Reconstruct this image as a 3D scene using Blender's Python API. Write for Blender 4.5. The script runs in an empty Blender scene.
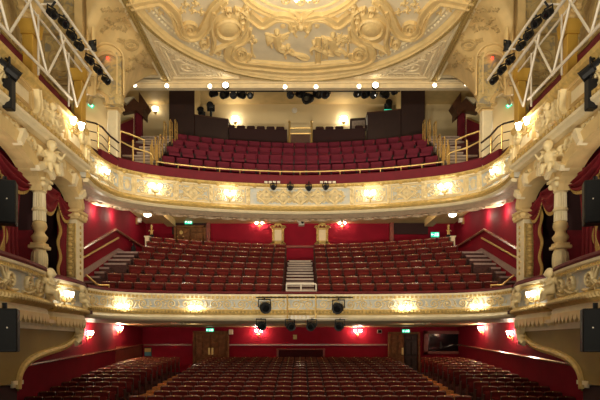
import bpy, math, random
from math import sin, cos, pi, sqrt, atan2, radians
from mathutils import Vector, Matrix
random.seed(7)
SC = bpy.context.scene
COL = SC.collection
F, HZ = 550.0, 345.0          # focal length in pixels, horizon row
def P(px, py, D): return Vector(((px-300.0)*D/F, D, (HZ-py)*D/F))
def zof(py, D): return (HZ-py)*D/F
def xof(px, D): return (px-300.0)*D/F

# ------------------------------------------------------------------ materials
MATS = {}
def mat(name, col, rough=.6, metal=0., noise=0., nscale=6., col2=None, bump=0., bscale=30., emit=0., ecol=None, coat=0., sheen=0., spec=None):
    m = bpy.data.materials.new(name); m.use_nodes = True
    nt = m.node_tree; b = nt.nodes['Principled BSDF']
    b.inputs['Base Color'].default_value = (*col, 1); b.inputs['Roughness'].default_value = rough; b.inputs['Metallic'].default_value = metal
    if coat: b.inputs['Coat Weight'].default_value = coat; b.inputs['Coat Roughness'].default_value = .2
    if sheen: b.inputs['Sheen Weight'].default_value = sheen; b.inputs['Sheen Tint'].default_value = (*col, 1)
    if spec is not None: b.inputs['Specular IOR Level'].default_value = spec
    if noise or col2:
        tc = nt.nodes.new('ShaderNodeTexCoord'); n = nt.nodes.new('ShaderNodeTexNoise'); n.inputs['Scale'].default_value = nscale; n.inputs['Detail'].default_value = 5
        nt.links.new(tc.outputs['Object'], n.inputs['Vector'])
        r = nt.nodes.new('ShaderNodeValToRGB'); r.color_ramp.elements[0].position = .36; r.color_ramp.elements[1].position = .64
        c2 = col2 or tuple(max(0, c*(1-noise)) for c in col)
        r.color_ramp.elements[0].color = (*c2, 1); r.color_ramp.elements[1].color = (*col, 1)
        nt.links.new(n.outputs['Fac'], r.inputs['Fac']); nt.links.new(r.outputs['Color'], b.inputs['Base Color'])
    if bump:
        tc = nt.nodes.new('ShaderNodeTexCoord'); n = nt.nodes.new('ShaderNodeTexNoise'); n.inputs['Scale'].default_value = bscale
        nt.links.new(tc.outputs['Object'], n.inputs['Vector'])
        bp = nt.nodes.new('ShaderNodeBump'); bp.inputs['Strength'].default_value = bump; bp.inputs['Distance'].default_value = .03
        nt.links.new(n.outputs['Fac'], bp.inputs['Height']); nt.links.new(bp.outputs['Normal'], b.inputs['Normal'])
    if emit:
        b.inputs['Emission Color'].default_value = (*(ecol or col), 1); b.inputs['Emission Strength'].default_value = emit
    MATS[name] = m
    return m
cream   = mat('cream_plaster', (.79, .59, .27), .55, noise=.12, nscale=3)
creamw  = mat('white_plaster', (.87, .76, .50), .5, noise=.1, nscale=4)
ivory   = mat('ivory_plaster', (.88, .73, .41), .5, noise=.14, nscale=5, bump=.25, bscale=22)
gold    = mat('gold_paint', (.70, .49, .16), .42, .15, noise=.25, nscale=8)
oldgold = mat('antique_gold', (.60, .43, .15), .45, .12, noise=.4, nscale=14, bump=.5, bscale=25)
ochre   = mat('ochre_paint', (.58, .34, .045), .5, noise=.12, nscale=2)
tan     = mat('tan_stucco', (.74, .54, .24), .65, noise=.14, nscale=2.5)
pinkt   = mat('pink_tan_stucco', (.92, .77, .49), .65, noise=.12, nscale=3)
greyc   = mat('grey_ground', (.74, .64, .44), .65, noise=.12, nscale=2)
bluegr  = mat('blue_grey_ground', (.50, .55, .56), .6, noise=.3, nscale=5, col2=(.66, .64, .55))
redwall = mat('crimson_wall', (.27, .003, .019), .75, noise=.16, nscale=1.3, spec=.2)
redwood = mat('red_brown_panel', (.28, .045, .022), .45, noise=.3, nscale=4)
redfab  = mat('crimson_fabric', (.17, .003, .017), .75, noise=.15, nscale=4, sheen=.2)
velvet  = mat('crimson_velvet', (.22, .004, .014), .8, noise=.3, nscale=3, sheen=.3)
fringe  = mat('gold_fringe', (.60, .38, .10), .6, noise=.4, nscale=40)
seatred = mat('seat_upholstery', (.135, .010, .008), .7, noise=.25, nscale=5, spec=.15)
galred  = mat('gallery_upholstery', (.155, .0025, .024), .8, noise=.2, nscale=7, sheen=.3)
seatwd  = mat('seat_wood', (.24, .075, .045), .25, noise=.3, nscale=9, coat=.5)
darkwd  = mat('dark_wood', (.035, .014, .008), .6, noise=.3, nscale=7)
doorwd  = mat('door_wood', (.25, .105, .04), .6, noise=.4, nscale=5, spec=.15)
booth   = mat('booth_paint', (.035, .014, .011), .5, noise=.2, nscale=4)
brass   = mat('brass', (.72, .50, .18), .3, .7)
brown   = mat('brown_timber', (.10, .04, .02), .45, noise=.2)
carpet  = mat('maroon_carpet', (.075, .012, .012), .9, noise=.4, nscale=25)
nosing  = mat('pale_nosing', (.62, .50, .42), .7, noise=.15, nscale=10)
stonest = mat('grey_step', (.34, .27, .22), .8, noise=.25, nscale=12)
black   = mat('black_metal', (.007, .007, .008), .5, spec=.3)
blackg  = mat('speaker_grille', (.007, .0075, .008), .7, noise=.4, nscale=90, spec=.2)
whitem  = mat('white_truss_paint', (.80, .74, .62), .4)
whitep  = mat('white_plastic', (.78, .72, .6), .5)
olive   = mat('olive_paint', (.28, .19, .04), .6, noise=.12, nscale=2)
soffm   = mat('soffit_plaster', (.86, .68, .46), .6, noise=.16, nscale=9, bump=.35, bscale=14)
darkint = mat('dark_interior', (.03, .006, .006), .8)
ledge   = mat('ledge_velvet', (.13, .004, .009), .7, noise=.2)
tanshade  = mat('tan_relief_shade', (.56, .40, .17), .65, noise=.2, nscale=5)  # darker than the stucco: shadow lines of the relief put into the colour
dimlamp = mat('dim_lamp_glow', (1, .9, .7), .5, emit=5, ecol=(1, .9, .72))
railwd  = mat('rail_wood', (.33, .13, .08), .25, noise=.2, coat=.5)
sidewd  = mat('seat_side_wood', (.07, .02, .012), .6, noise=.3, nscale=9, spec=.2)
stepcar = mat('step_carpet', (.10, .035, .03), .9, noise=.4, nscale=25)
nosedim = mat('pinkish_nosing', (.42, .29, .25), .7, noise=.2, nscale=10)  # darker, pinkish version of the pale nosing
stepglow = mat('amber_step_glow', (.75, .26, .05), .8, noise=.4, nscale=20)  # amber glow of the aisle step lights painted as carpet colour
lampm   = mat('lamp_glow', (1, .9, .7), .5, emit=20, ecol=(1, .92, .76))
lampw   = mat('lamp_glow_wall', (1, .9, .7), .5, emit=150, ecol=(1, .74, .54))
spotm   = mat('spot_lens_glow', (1, 1, .95), .5, emit=15, ecol=(1, .93, .75))
downm   = mat('downlight_glow', (1, .95, .85), .5, emit=14, ecol=(1, .88, .66))
exitm   = mat('exit_green', (.02, .5, .28), .5, emit=.9, ecol=(.04, .75, .42))
exitw   = mat('exit_white', (.9, 1, .95), .5, emit=2.2, ecol=(.75, 1, .88))
redled  = mat('red_lamp', (1, .05, .02), .4, emit=4, ecol=(1, .04, .02))
glassd  = mat('dark_glass', (.006, .007, .008), .08, spec=.5)
mirror  = mat('mirror_reflection_paint', (.86, .74, .50), .35, .0, noise=.05)  # reflected cream of the balcony fronts painted as a plain matt colour
post1   = mat('poster_blue', (.08, .30, .36), .4); post2 = mat('poster_yellow', (.65, .5, .12), .4)
# painted mural: ochre ground with grey-blue drifting ornament
def mural():
    m = mat('painted_mural', (.62, .47, .2), .7); nt = m.node_tree; b = nt.nodes['Principled BSDF']
    tc = nt.nodes.new('ShaderNodeTexCoord'); v = nt.nodes.new('ShaderNodeTexNoise'); v.inputs['Scale'].default_value = 2.6; v.inputs['Detail'].default_value = 4; v.inputs['Distortion'].default_value = 1.6
    nt.links.new(tc.outputs['Object'], v.inputs['Vector'])
    r = nt.nodes.new('ShaderNodeValToRGB'); e = r.color_ramp.elements
    e[0].position = .36; e[0].color = (.30, .27, .2, 1); e[1].position = .48; e[1].color = (.58, .43, .17, 1)
    x = e.new(.58); x.color = (.66, .52, .24, 1); x = e.new(.66); x.color = (.46, .36, .2, 1)
    nt.links.new(v.outputs['Fac'], r.inputs['Fac']); nt.links.new(r.outputs['Color'], b.inputs['Base Color'])
    return m
muralm = mural()

# ------------------------------------------------------------------ mesh builder
S = 1   # +1: as written (x negative = left), -1: mirrored to the right
def rootloc(o):
    v = Vector((0, 0, 0))
    while o is not None:
        v += o.location; o = o.parent
    return v
class MB:
    def __init__(s): s.v = []; s.f = []; s.mi = []; s.m = 0
    def add(s, vs, fs):
        b = len(s.v); s.v += [Vector(q) for q in vs]
        for q in fs: s.f.append([b+i for i in q]); s.mi.append(s.m)
        return s
    def box(s, c, d, rz=0, rx=0, ry=0):
        R = Matrix.Rotation(rz, 3, 'Z') @ Matrix.Rotation(rx, 3, 'X') @ Matrix.Rotation(ry, 3, 'Y'); c = Vector(c)
        vs = [c + R @ Vector((sx*d[0]/2, sy*d[1]/2, sz*d[2]/2)) for sz in (-1, 1) for sy in (-1, 1) for sx in (-1, 1)]
        return s.add(vs, [(0,2,3,1),(4,5,7,6),(0,1,5,4),(1,3,7,5),(3,2,6,7),(2,0,4,6)])
    def span(s, a, b):
        return s.box([(a[i]+b[i])/2 for i in range(3)], [abs(b[i]-a[i]) for i in range(3)])
    def prism(s, poly, off):
        """extrude a planar 3-D polygon by the vector off"""
        n = len(poly); poly = [Vector(p) for p in poly]; off = Vector(off)
        nrm = Vector((0,0,0))
        for i in range(n): nrm += poly[i].cross(poly[(i+1) % n])
        if nrm.dot(off) > 0: poly = poly[::-1]
        vs = poly + [p+off for p in poly]
        fs = [list(range(n)), list(range(2*n-1, n-1, -1))] + [(i, n+i, n+(i+1) % n, (i+1) % n)[::-1] for i in range(n)]
        fs = [fs[0], fs[1]] + [list(reversed(q)) for q in [(i, (i+1) % n, n+(i+1) % n, n+i) for i in range(n)]]
        return s.add(vs, fs)
    def tube(s, pts, r, n=6, cap=True, sq=None):
        pts = [Vector(p) for p in pts]; k = len(pts); rr = r if isinstance(r, (list, tuple)) else [r]*k
        vs = []; T0 = (pts[1]-pts[0]).normalized(); N = T0.orthogonal().normalized()
        for i in range(k):
            T = (pts[min(i+1, k-1)]-pts[max(i-1, 0)])
            T = T.normalized() if T.length > 1e-9 else T0
            N = (N - T*N.dot(T)); N = N.normalized() if N.length > 1e-6 else T.orthogonal().normalized()
            B = T.cross(N)
            for j in range(n):
                a = 2*pi*j/n + (pi/n if n == 4 else 0); vs.append(pts[i] + (N*cos(a)+B*sin(a))*rr[i])
        fs = [(i*n+j, i*n+(j+1) % n, (i+1)*n+(j+1) % n, (i+1)*n+j) for i in range(k-1) for j in range(n)]
        if cap: fs += [list(range(n))[::-1], [(k-1)*n+j for j in range(n)]]
        return s.add(vs, fs)
    def lathe(s, prof, c, n=12, ax=(0,0,1)):
        c = Vector(c); A = Vector(ax).normalized(); U = A.orthogonal().normalized(); W = A.cross(U)
        if abs(A.z) > .99: U, W = Vector((1,0,0)), Vector((0,1,0)) if A.z > 0 else Vector((0,-1,0))
        vs = [c + (U*cos(2*pi*j/n)+W*sin(2*pi*j/n))*r + A*h for r, h in prof for j in range(n)]; k = len(prof)
        fs = [(i*n+j, i*n+(j+1) % n, (i+1)*n+(j+1) % n, (i+1)*n+j) for i in range(k-1) for j in range(n)]
        fs += [list(range(n))[::-1], [(k-1)*n+j for j in range(n)]]
        return s.add(vs, fs)
    def ball(s, c, r, n=8, m=5):
        c = Vector(c); r = (r, r, r) if not isinstance(r, (tuple, list)) else r
        vs = []
        for i in range(m+1):
            t = -pi/2 + pi*i/m; t = max(-pi/2+.02, min(pi/2-.02, t))
            for j in range(n):
                a = 2*pi*j/n; vs.append(c + Vector((r[0]*cos(t)*cos(a), r[1]*cos(t)*sin(a), r[2]*sin(t))))
        fs = [(i*n+j, i*n+(j+1) % n, (i+1)*n+(j+1) % n, (i+1)*n+j) for i in range(m) for j in range(n)]
        fs += [list(range(n))[::-1], [m*n+j for j in range(n)]]
        return s.add(vs, fs)
    def grid(s, fn, nu, nv):
        vs = [fn(i/nu, j/nv) for i in range(nu+1) for j in range(nv+1)]
        return s.add(vs, [(i*(nv+1)+j, (i+1)*(nv+1)+j, (i+1)*(nv+1)+j+1, i*(nv+1)+j+1) for i in range(nu) for j in range(nv)])
    def sweep(s, path, prof, closed=True, u0=None, u1=None, step=.25, ends=True):
        """profile (h outward, z) along a Path"""
        u0 = 0 if u0 is None else u0; u1 = path.L if u1 is None else u1
        n = max(2, int((u1-u0)/step)+1); k = len(prof); vs = []
        for i in range(n+1):
            p, nn = path.at(u0+(u1-u0)*i/n)
            for h, z in prof: vs.append((p.x+nn.x*h, p.y+nn.y*h, z))
        kk = k if closed else k-1
        fs = [(i*k+j, (i+1)*k+j, (i+1)*k+(j+1) % k, i*k+(j+1) % k) for i in range(n) for j in range(kk)]
        if closed and ends: fs += [list(range(k)), [n*k+j for j in range(k)][::-1]]
        return s.add(vs, fs)
    def build(s, name, mats, parent=None, smooth=False, bevel=0., solid=0., remesh=0., kind=None, mirror=True, recalc=True, angle=None):
        me = bpy.data.meshes.new(name); off = rootloc(parent) if parent is not None else Vector((0,0,0))
        sx = S if mirror else 1
        me.from_pydata([Vector((q.x*sx, q.y, q.z))-off for q in s.v], [], s.f)
        if not isinstance(mats, (list, tuple)): mats = [mats]
        for m in mats: me.materials.append(m)
        if len(mats) > 1: me.polygons.foreach_set('material_index', s.mi)
        if recalc:
            import bmesh
            bm = bmesh.new(); bm.from_mesh(me); bmesh.ops.recalc_face_normals(bm, faces=bm.faces[:]); bm.to_mesh(me); bm.free()
        if smooth: me.polygons.foreach_set('use_smooth', [True]*len(me.polygons))
        me.update()
        o = bpy.data.objects.new(name, me); COL.objects.link(o)
        if parent is not None: o.parent = parent
        if bevel:
            b = o.modifiers.new('b', 'BEVEL'); b.width = bevel; b.segments = 1; b.limit_method = 'ANGLE'
        if solid:
            b = o.modifiers.new('s', 'SOLIDIFY'); b.thickness = solid; b.offset = 0
        if remesh:
            b = o.modifiers.new('r', 'REMESH'); b.mode = 'VOXEL'; b.voxel_size = remesh; b.use_smooth_shade = True
            q = o.modifiers.new('sm', 'SMOOTH'); q.iterations = 2
        if kind: o['kind'] = kind
        return o
def tag(o, label, cat, group=None, kind=None):
    o['label'] = label; o['category'] = cat
    if group: o['group'] = group
    if kind: o['kind'] = kind
    return o
def thing(name, label, cat, loc, group=None):
    o = bpy.data.objects.new(name, None); COL.objects.link(o); o.location = (loc[0]*S, loc[1], loc[2]); o.empty_display_size = .1
    return tag(o, label, cat, group)
def copytree(o, parent=None):
    c = o.copy(); COL.objects.link(c)
    if parent is not None: c.parent = parent
    for ch in list(KIDS.get(o.name, ())): copytree(ch, c)
    return c
KIDS = {}
def index(o):
    KIDS[o.name] = [c for c in bpy.data.objects if c.parent == o]
    for c in KIDS[o.name]: index(c)

def crom(pts, n=8):
    pts = [Vector(p) if len(p) == 3 else Vector((p[0], p[1], 0)) for p in pts]; out = []
    q = [pts[0]*2-pts[1]] + pts + [pts[-1]*2-pts[-2]]
    for i in range(1, len(q)-2):
        for k in range(n):
            t = k/n; a, b, c, d = q[i-1], q[i], q[i+1], q[i+2]
            out.append(.5*((2*b)+(c-a)*t+(2*a-5*b+4*c-d)*t*t+(3*b-a-3*c+d)*t**3))
    out.append(pts[-1]); return out
class Path:
    """plan curve; normal points to the hall's middle / the stage"""
    def __init__(s, pts, n=8, flip=False):
        s.p = crom(pts, n) if n > 1 else [Vector((p[0], p[1], 0)) for p in pts]; s.c = [0]
        for a, b in zip(s.p, s.p[1:]): s.c.append(s.c[-1]+(b-a).length)
        s.L = s.c[-1]; s.fl = -1 if flip else 1
    def at(s, u):
        u = max(0, min(s.L, u)); i = 0
        lo, hi = 0, len(s.c)-1
        while hi-lo > 1:
            m = (lo+hi)//2
            if s.c[m] <= u: lo = m
            else: hi = m
        d = s.p[hi]-s.p[lo]; t = (u-s.c[lo])/max(1e-9, s.c[hi]-s.c[lo]); p = s.p[lo]+d*t
        # smooth tangent
        a = s.p[max(0, lo-1)]; b = s.p[min(len(s.p)-1, hi+1)]; T = (b-a).normalized()
        return p, Vector((T.y, -T.x, 0))*s.fl
    def u_of_px(s, px):
        best = min(range(1001), key=lambda i: abs(300+F*s.at(s.L*i/1000)[0].x/max(.1, s.at(s.L*i/1000)[0].y)-px)); return s.L*best/1000

STRAP = [(-1,0),(-.92,1),(-.62,1),(-.5,.5),(.5,.5),(.62,1),(.92,1),(1,0)]
ROUND = [(-1,0),(-.75,.65),(0,1),(.75,.65),(1,0)]
class Relief:
    """raised ornament on a surface; fn(u,v) -> (point, normal)"""
    def __init__(s, fn, mb=None): s.fn = fn; s.mb = mb or MB()
    def ribbon(s, uv, w, h, prof=ROUND, smooth=True, taper=None):
        if smooth: uv = [(q.x, q.y) for q in crom(uv, 5)]
        L = [s.fn(a, b) for a, b in uv]; k = len(L); vs = []; m = len(prof)
        for i in range(k):
            p, n = L[i]; T = L[min(i+1, k-1)][0]-L[max(0, i-1)][0]
            B = T.cross(n); B = B.normalized() if B.length > 1e-9 else Vector((1,0,0))
            t = i/(k-1); ww = w*(1 if taper is None else taper[0]+(taper[1]-taper[0])*t); hh = h*(1 if taper is None else .5+.5*(taper[0]+(taper[1]-taper[0])*t))
            for a, b in prof: vs.append(p+B*a*ww+n*(b*hh-.004))
        fs = [(i*m+j, i*m+j+1, (i+1)*m+j+1, (i+1)*m+j) for i in range(k-1) for j in range(m-1)]
        fs += [list(range(m)), [(k-1)*m+j for j in range(m)][::-1]]
        s.mb.add(vs, fs)
    def spiral(s, u, v, r0, r1, turns, a0, w, h, du=1., dv=1., prof=ROUND, t=(1, .5), boss=True):
        n = int(10*abs(turns))+3
        pts = [(u+du*(r0+(r1-r0)*i/n)*cos(a0+2*pi*turns*i/n), v+dv*(r0+(r1-r0)*i/n)*sin(a0+2*pi*turns*i/n)) for i in range(n+1)]
        s.ribbon(pts, w, h, prof, False, t)
        if boss: s.blob(u, v, max(.02, r1*.9), max(.02, r1*.9), h*1.2, du, dv)
    def blob(s, u, v, ru, rv, h, du=1., dv=1., n=8, m=3):
        vs = []
        for i in range(m+1):
            t = i/m*pi/2
            for j in range(n):
                a = 2*pi*j/n; p, nn = s.fn(u+du*ru*cos(t)*cos(a), v+dv*rv*cos(t)*sin(a)); vs.append(p+nn*(h*sin(t)-.003))
        s.mb.add(vs, [(i*n+j, i*n+(j+1) % n, (i+1)*n+(j+1) % n, (i+1)*n+j) for i in range(m) for j in range(n)])
    def leaf(s, u, v, L, ang, w, h, du=1., dv=1., curl=.4):
        pts = [(u+du*L*t*cos(ang+curl*t), v+dv*L*t*sin(ang+curl*t)) for t in (0, .33, .66, 1)]
        s.ribbon(pts, w, h, ROUND, True, (1, .25))
def leafspray(R, u, v, L, ang, w, h, k=5, spread=2.2, du=1., dv=1.):
    for i in range(k):
        a = ang+spread*(i/(k-1)-.5); R.leaf(u, v, L*(1-.3*abs(i/(k-1)-.5)*2), a, w, h, du, dv, .5*(1 if a > ang else -1))
ORD = ['zeroth','first','second','third','fourth','fifth','sixth','seventh','eighth','ninth','tenth','eleventh','twelfth','thirteenth','fourteenth','fifteenth','sixteenth','seventeenth','eighteenth','nineteenth','twentieth','twenty-first','twenty-second']
# ------------------------------------------------------------------ plan curves
UP = Path([(-6.9,17.75),(-6.95,18.6),(-6.85,19.4),(-6.5,20.2),(-5.35,21.05),(-3,21.85),(0,22.2),(3,21.85),(5.35,21.05),(6.5,20.2),(6.85,19.4),(6.95,18.6),(6.9,17.75)], 10)
DP = Path([(-6.95,17.8),(-6.75,18.6),(-6.2,19.3),(-5.3,19.75),(-3,20.12),(0,20.2),(3,20.12),(5.3,19.75),(6.2,19.3),(6.75,18.6),(6.95,17.8)], 10)
for q in (UP, DP):
    if q.at(q.L/2)[1].y > 0: q.fl = -q.fl
ZU, ZD = 6.46, 1.85
# ------------------------------------------------------------------ shell (structure)
def struct(o): o['kind'] = 'structure'; return o
SY = [16.9+.86*i for i in range(14)]
SPY = [396,391,386,381.5,377.5,374,370.8,368,365.5,363.5,361.7,360,358.6,357.3]
ST = [zof(a, b) for a, b in zip(SPY, SY)]
SFL = [z-.88 for z in ST]
def stall_floor():
    b = MB(); pr = [(8, -2.55), (15.9, -2.55)] + [(y, z) for y, z in zip(SY, SFL)] + [(30.2, SFL[-1]+.02)]
    prev = None
    for (y0, z0), (y1, z1) in zip(pr, pr[1:]):
        b.add([(-9,y0,z0),(9,y0,z0),(9,y1,z1),(-9,y1,z1)], [(0,1,2,3)])
    return struct(b.build('floor', carpet))
stall_floor()
struct(MB().span((-8.9,8,-3.2),(-8.6,30.2,1.2)).build('wall_left', redwall)); struct(MB().span((8.6,8,-3.2),(8.9,30.2,1.2)).build('wall_right', redwall))
b = MB().span((-8.8,30,-2.2),(8.8,30.3,1.2)); struct(b.build('wall_back', redwall))
# dado rails of the stalls
for sx, nm in ((-1,'trim_1'),(1,'trim_2')):
    b = MB(); b.tube([(sx*8.57,14.0,-.80),(sx*8.57,29.95,.02)], .05, 6); struct(b.build(nm, railwd))
b = MB(); b.span((-8.5,29.93,-.03),(-5.9,29.99,.05)); b.span((-3.95,29.93,-.03),(4.75,29.99,.05)); struct(b.build('trim_3', railwd))
b = MB(); b.span((-8.61,25.6,-1.4),(-8.58,29.9,-.06)); struct(b.build('trim_4', redwood))
# ceiling of the stalls = underside of the circle
def slab(name, path, z, yb, m, xs=8.9, back=.3, th=.1):
    b = MB(); n = 60; top = []
    for i in range(n+1):
        p, nn = path.at(path.L*i/n); top.append((p.x-nn.x*back, p.y-nn.y*back))
    for (x0, y0), (x1, y1) in zip(top, top[1:]):
        for zz, fl in ((z, 0), (z+th, 1)):
            q = [(x0,y0,zz),(x1,y1,zz),(x1,yb,zz),(x0,yb,zz)]; b.add(q, [(0,1,2,3) if fl else (3,2,1,0)])
    for sx in (-1, 1):
        x = top[0][0] if sx < 0 else top[-1][0]; b.span((x, 8 if path is None else 17.4, z),(sx*xs, yb, z+th))
    return struct(b.build(name, m, recalc=False))
slab('ceiling', DP, .98, 30.1, cream, back=.42)
b = MB(); b.sweep(DP, [(-.38,.90),(-1.5,.93),(-1.5,.97),(-.38,.97)]); struct(b.build('trim_5', brown))
b = MB(); b.sweep(DP, [(-1.5,.93),(-2.1,.86),(-2.3,.86),(-2.3,.99),(-1.5,.99)]); struct(b.build('trim_6', creamw))
# dress circle tiers
DPY = [283,275.5,268,262,256,251,247,243.3]
DY = [20.95+.8*i for i in range(8)]; DA = [.017+.0035*i for i in range(8)]
DT = [zof(a, b) for a, b in zip(DPY, DY)]; DFL = [z-.9 for z in DT]
def tier(name, ys, aa, fl, xm, yfront, yback, m, zb):
    b = MB(); n = 40; N = len(ys)
    for k in range(n):
        xa, xb = -xm+2*xm*k/n, -xm+2*xm*(k+1)/n
        def yy(i, x):
            if i == 0: return yfront(x)
            if i >= N: return yback
            return ys[i]-aa[i]*x*x-.38
        for i in range(N):
            z = fl[i]; q = [(xa,yy(i,xa),z),(xb,yy(i,xb),z),(xb,yy(i+1,xb),z),(xa,yy(i+1,xa),z)]; b.add(q, [(0,1,2,3)])
            z0 = fl[i-1] if i else zb; b.add([(xa,yy(i,xa),z0),(xb,yy(i,xb),z0),(xb,yy(i,xb),z),(xa,yy(i,xa),z)], [(0,1,2,3)])
    return struct(b.build(name, m, recalc=False))
def frontfn(path, back):
    tab = []
    for i in range(201):
        p, nn = path.at(path.L*i/200); tab.append((p.x-nn.x*back, p.y-nn.y*back))
    def f(x):
        if x <= tab[0][0]: return tab[0][1]
        if x >= tab[-1][0]: return tab[-1][1]
        for (a, c), (d, e) in zip(tab, tab[1:]):
            if a <= x <= d: return c+(e-c)*(x-a)/max(1e-6, d-a)
        return tab[100][1]
    return f
tier('floor_dress_circle', DY, DA, DFL, 7.75, frontfn(DP, .3), 27.7, carpet, 1.0)
UPY = [164,154.5,147.5,142]; UY = [23.3+.8*i for i in range(4)]; UA = [.037]*4
UT = [zof(a, b) for a, b in zip(UPY, UY)]; UFL = [z-.85 for z in UT]
tier('floor_upper_circle', UY, UA, UFL, 8.7, frontfn(UP, .3), 27.6, carpet, 5.6)
# dress circle walls and ceiling
struct(MB().span((-8.05,17.9,1.0),(-7.75,27.9,6.4)).build('wall_dress_left', redwall)); struct(MB().span((7.75,17.9,1.0),(8.05,27.9,6.4)).build('wall_dress_right', redwall))
struct(MB().span((-8,27.6,3.0),(8,27.9,6.4)).build('wall_dress_back', redwall))
slab('ceiling_dress', UP, 6.1, 27.8, cream, 8.0, 1.9)
b = MB(); b.sweep(UP, [(.0,5.385),(-.3,5.28),(-.5,5.22),(-1.0,5.28),(-1.6,5.40),(-2.0,5.48),(-2.0,6.0),(-.4,5.6),(-.36,5.395)]); sof = struct(b.build('ceiling_soffit', soffm, smooth=False))
def fU(off, z):
    def f(u, v):
        p, n = UP.at(u); return Vector((p.x-n.x*v, p.y-n.y*v, z)), Vector((0,0,-1))
    return f
R = Relief(fU(0, 5.27)); u = .4
while u < UP.L-.4:
    R.spiral(u, .85, .3, .05, 1.3, 0, .05, .06); R.leaf(u+.2, .85, .35, .4, .07, .06); u += .62
R.mb.build('trim_soffit_scrollwork', soffm, sof, kind='structure')
b = MB(); b.sweep(UP, [(.06,5.39),(.10,5.34),(.04,5.27),(-.1,5.27),(-.1,5.39)]); b.build('trim_soffit_edge', creamw, sof, kind='structure')
# dress rear joinery
b = MB(); b.span((-.75,27.52,4.88),(.75,27.6,4.98)); struct(b.build('trim_7', redwood))
for sx, nm in ((-1,'trim_8'),(1,'trim_9')):
    b = MB(); x = sx*91.5*27.5/F; b.span((x-.09,27.4,3.4),(x+.09,27.6,6.1)); struct(b.build(nm, redwood))
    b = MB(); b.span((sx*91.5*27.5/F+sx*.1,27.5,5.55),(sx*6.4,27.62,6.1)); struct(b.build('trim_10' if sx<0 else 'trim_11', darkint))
# diagonal cream beams under the rear ceiling
for S in (1, -1):
    a, c = P(153,211,23.8), P(171,226.5,26.8); b = MB(); b.prism([a+Vector((-.18,0,.0)), a+Vector((.22,0,.0)), c+Vector((.22,0,0)), c+Vector((-.18,0,0))], (0,0,.35))
    struct(b.build('trim_beam_left' if S > 0 else 'trim_beam_right', tan))
S = 1
# ------------------------------------------------------------------ upper storey shell
struct(MB().span((-9.0,27.6,6.5),(9.0,27.9,12.6)).build('wall_upper_back', mat('cream_wall', (.76,.61,.34), .6, noise=.06, nscale=1)))
cw = MATS['cream_wall']
for sx, nm in ((-1,'left'),(1,'right')):
    struct(MB().span((sx*8.7,18.6,6.0),(sx*9.0,27.6,12.6)).build('wall_upper_'+nm, cw))
    struct(MB().span((sx*8.9,8,4.8),(sx*9.2,18.6,13.2)).build('wall_gallery_'+nm, muralm))
b = MB(); b.span((-9,23.9,12.08),(9,27.7,12.2)); struct(b.build('ceiling_upper_rear', tan, recalc=False))
b = MB(); b.span((-7.9,23.3,10.86),(7.9,23.48,11.3)); b.span((-7.9,23.3,11.25),(7.9,24.0,11.6)); b.span((-7.9,23.22,11.05),(7.9,23.32,11.12)); b.span((-7.9,23.24,10.86),(7.9,23.32,10.92)); struct(b.build('ceiling_beam', pinkt))
# flat ceiling square with the round dome opening, built as a ring strip out to the square's edge
CY, CR, CZ = 17.6, 5.62, 11.2
XE, YA, YB = 5.66, 11.95, 23.3
b = MB(); n = 96; inn = []; out = []
for k in range(n):
    a = 2*pi*k/n; c, s_ = cos(a), sin(a); inn.append((CR*c, CY+CR*s_, CZ))
    t = min(XE/abs(c) if abs(c) > 1e-6 else 1e9, (YB-CY if s_ > 0 else CY-YA)/abs(s_) if abs(s_) > 1e-6 else 1e9); out.append((t*c, CY+t*s_, CZ))
b.add(inn+out, [(k, (k+1) % n, n+(k+1) % n, n+k) for k in range(n)])
b.span((-XE,8,CZ),(XE,YA,CZ+.1)); b.span((-9.2,8,13),(9.2,24,13.3))
ceil = struct(b.build('ceiling_square', pinkt))
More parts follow.
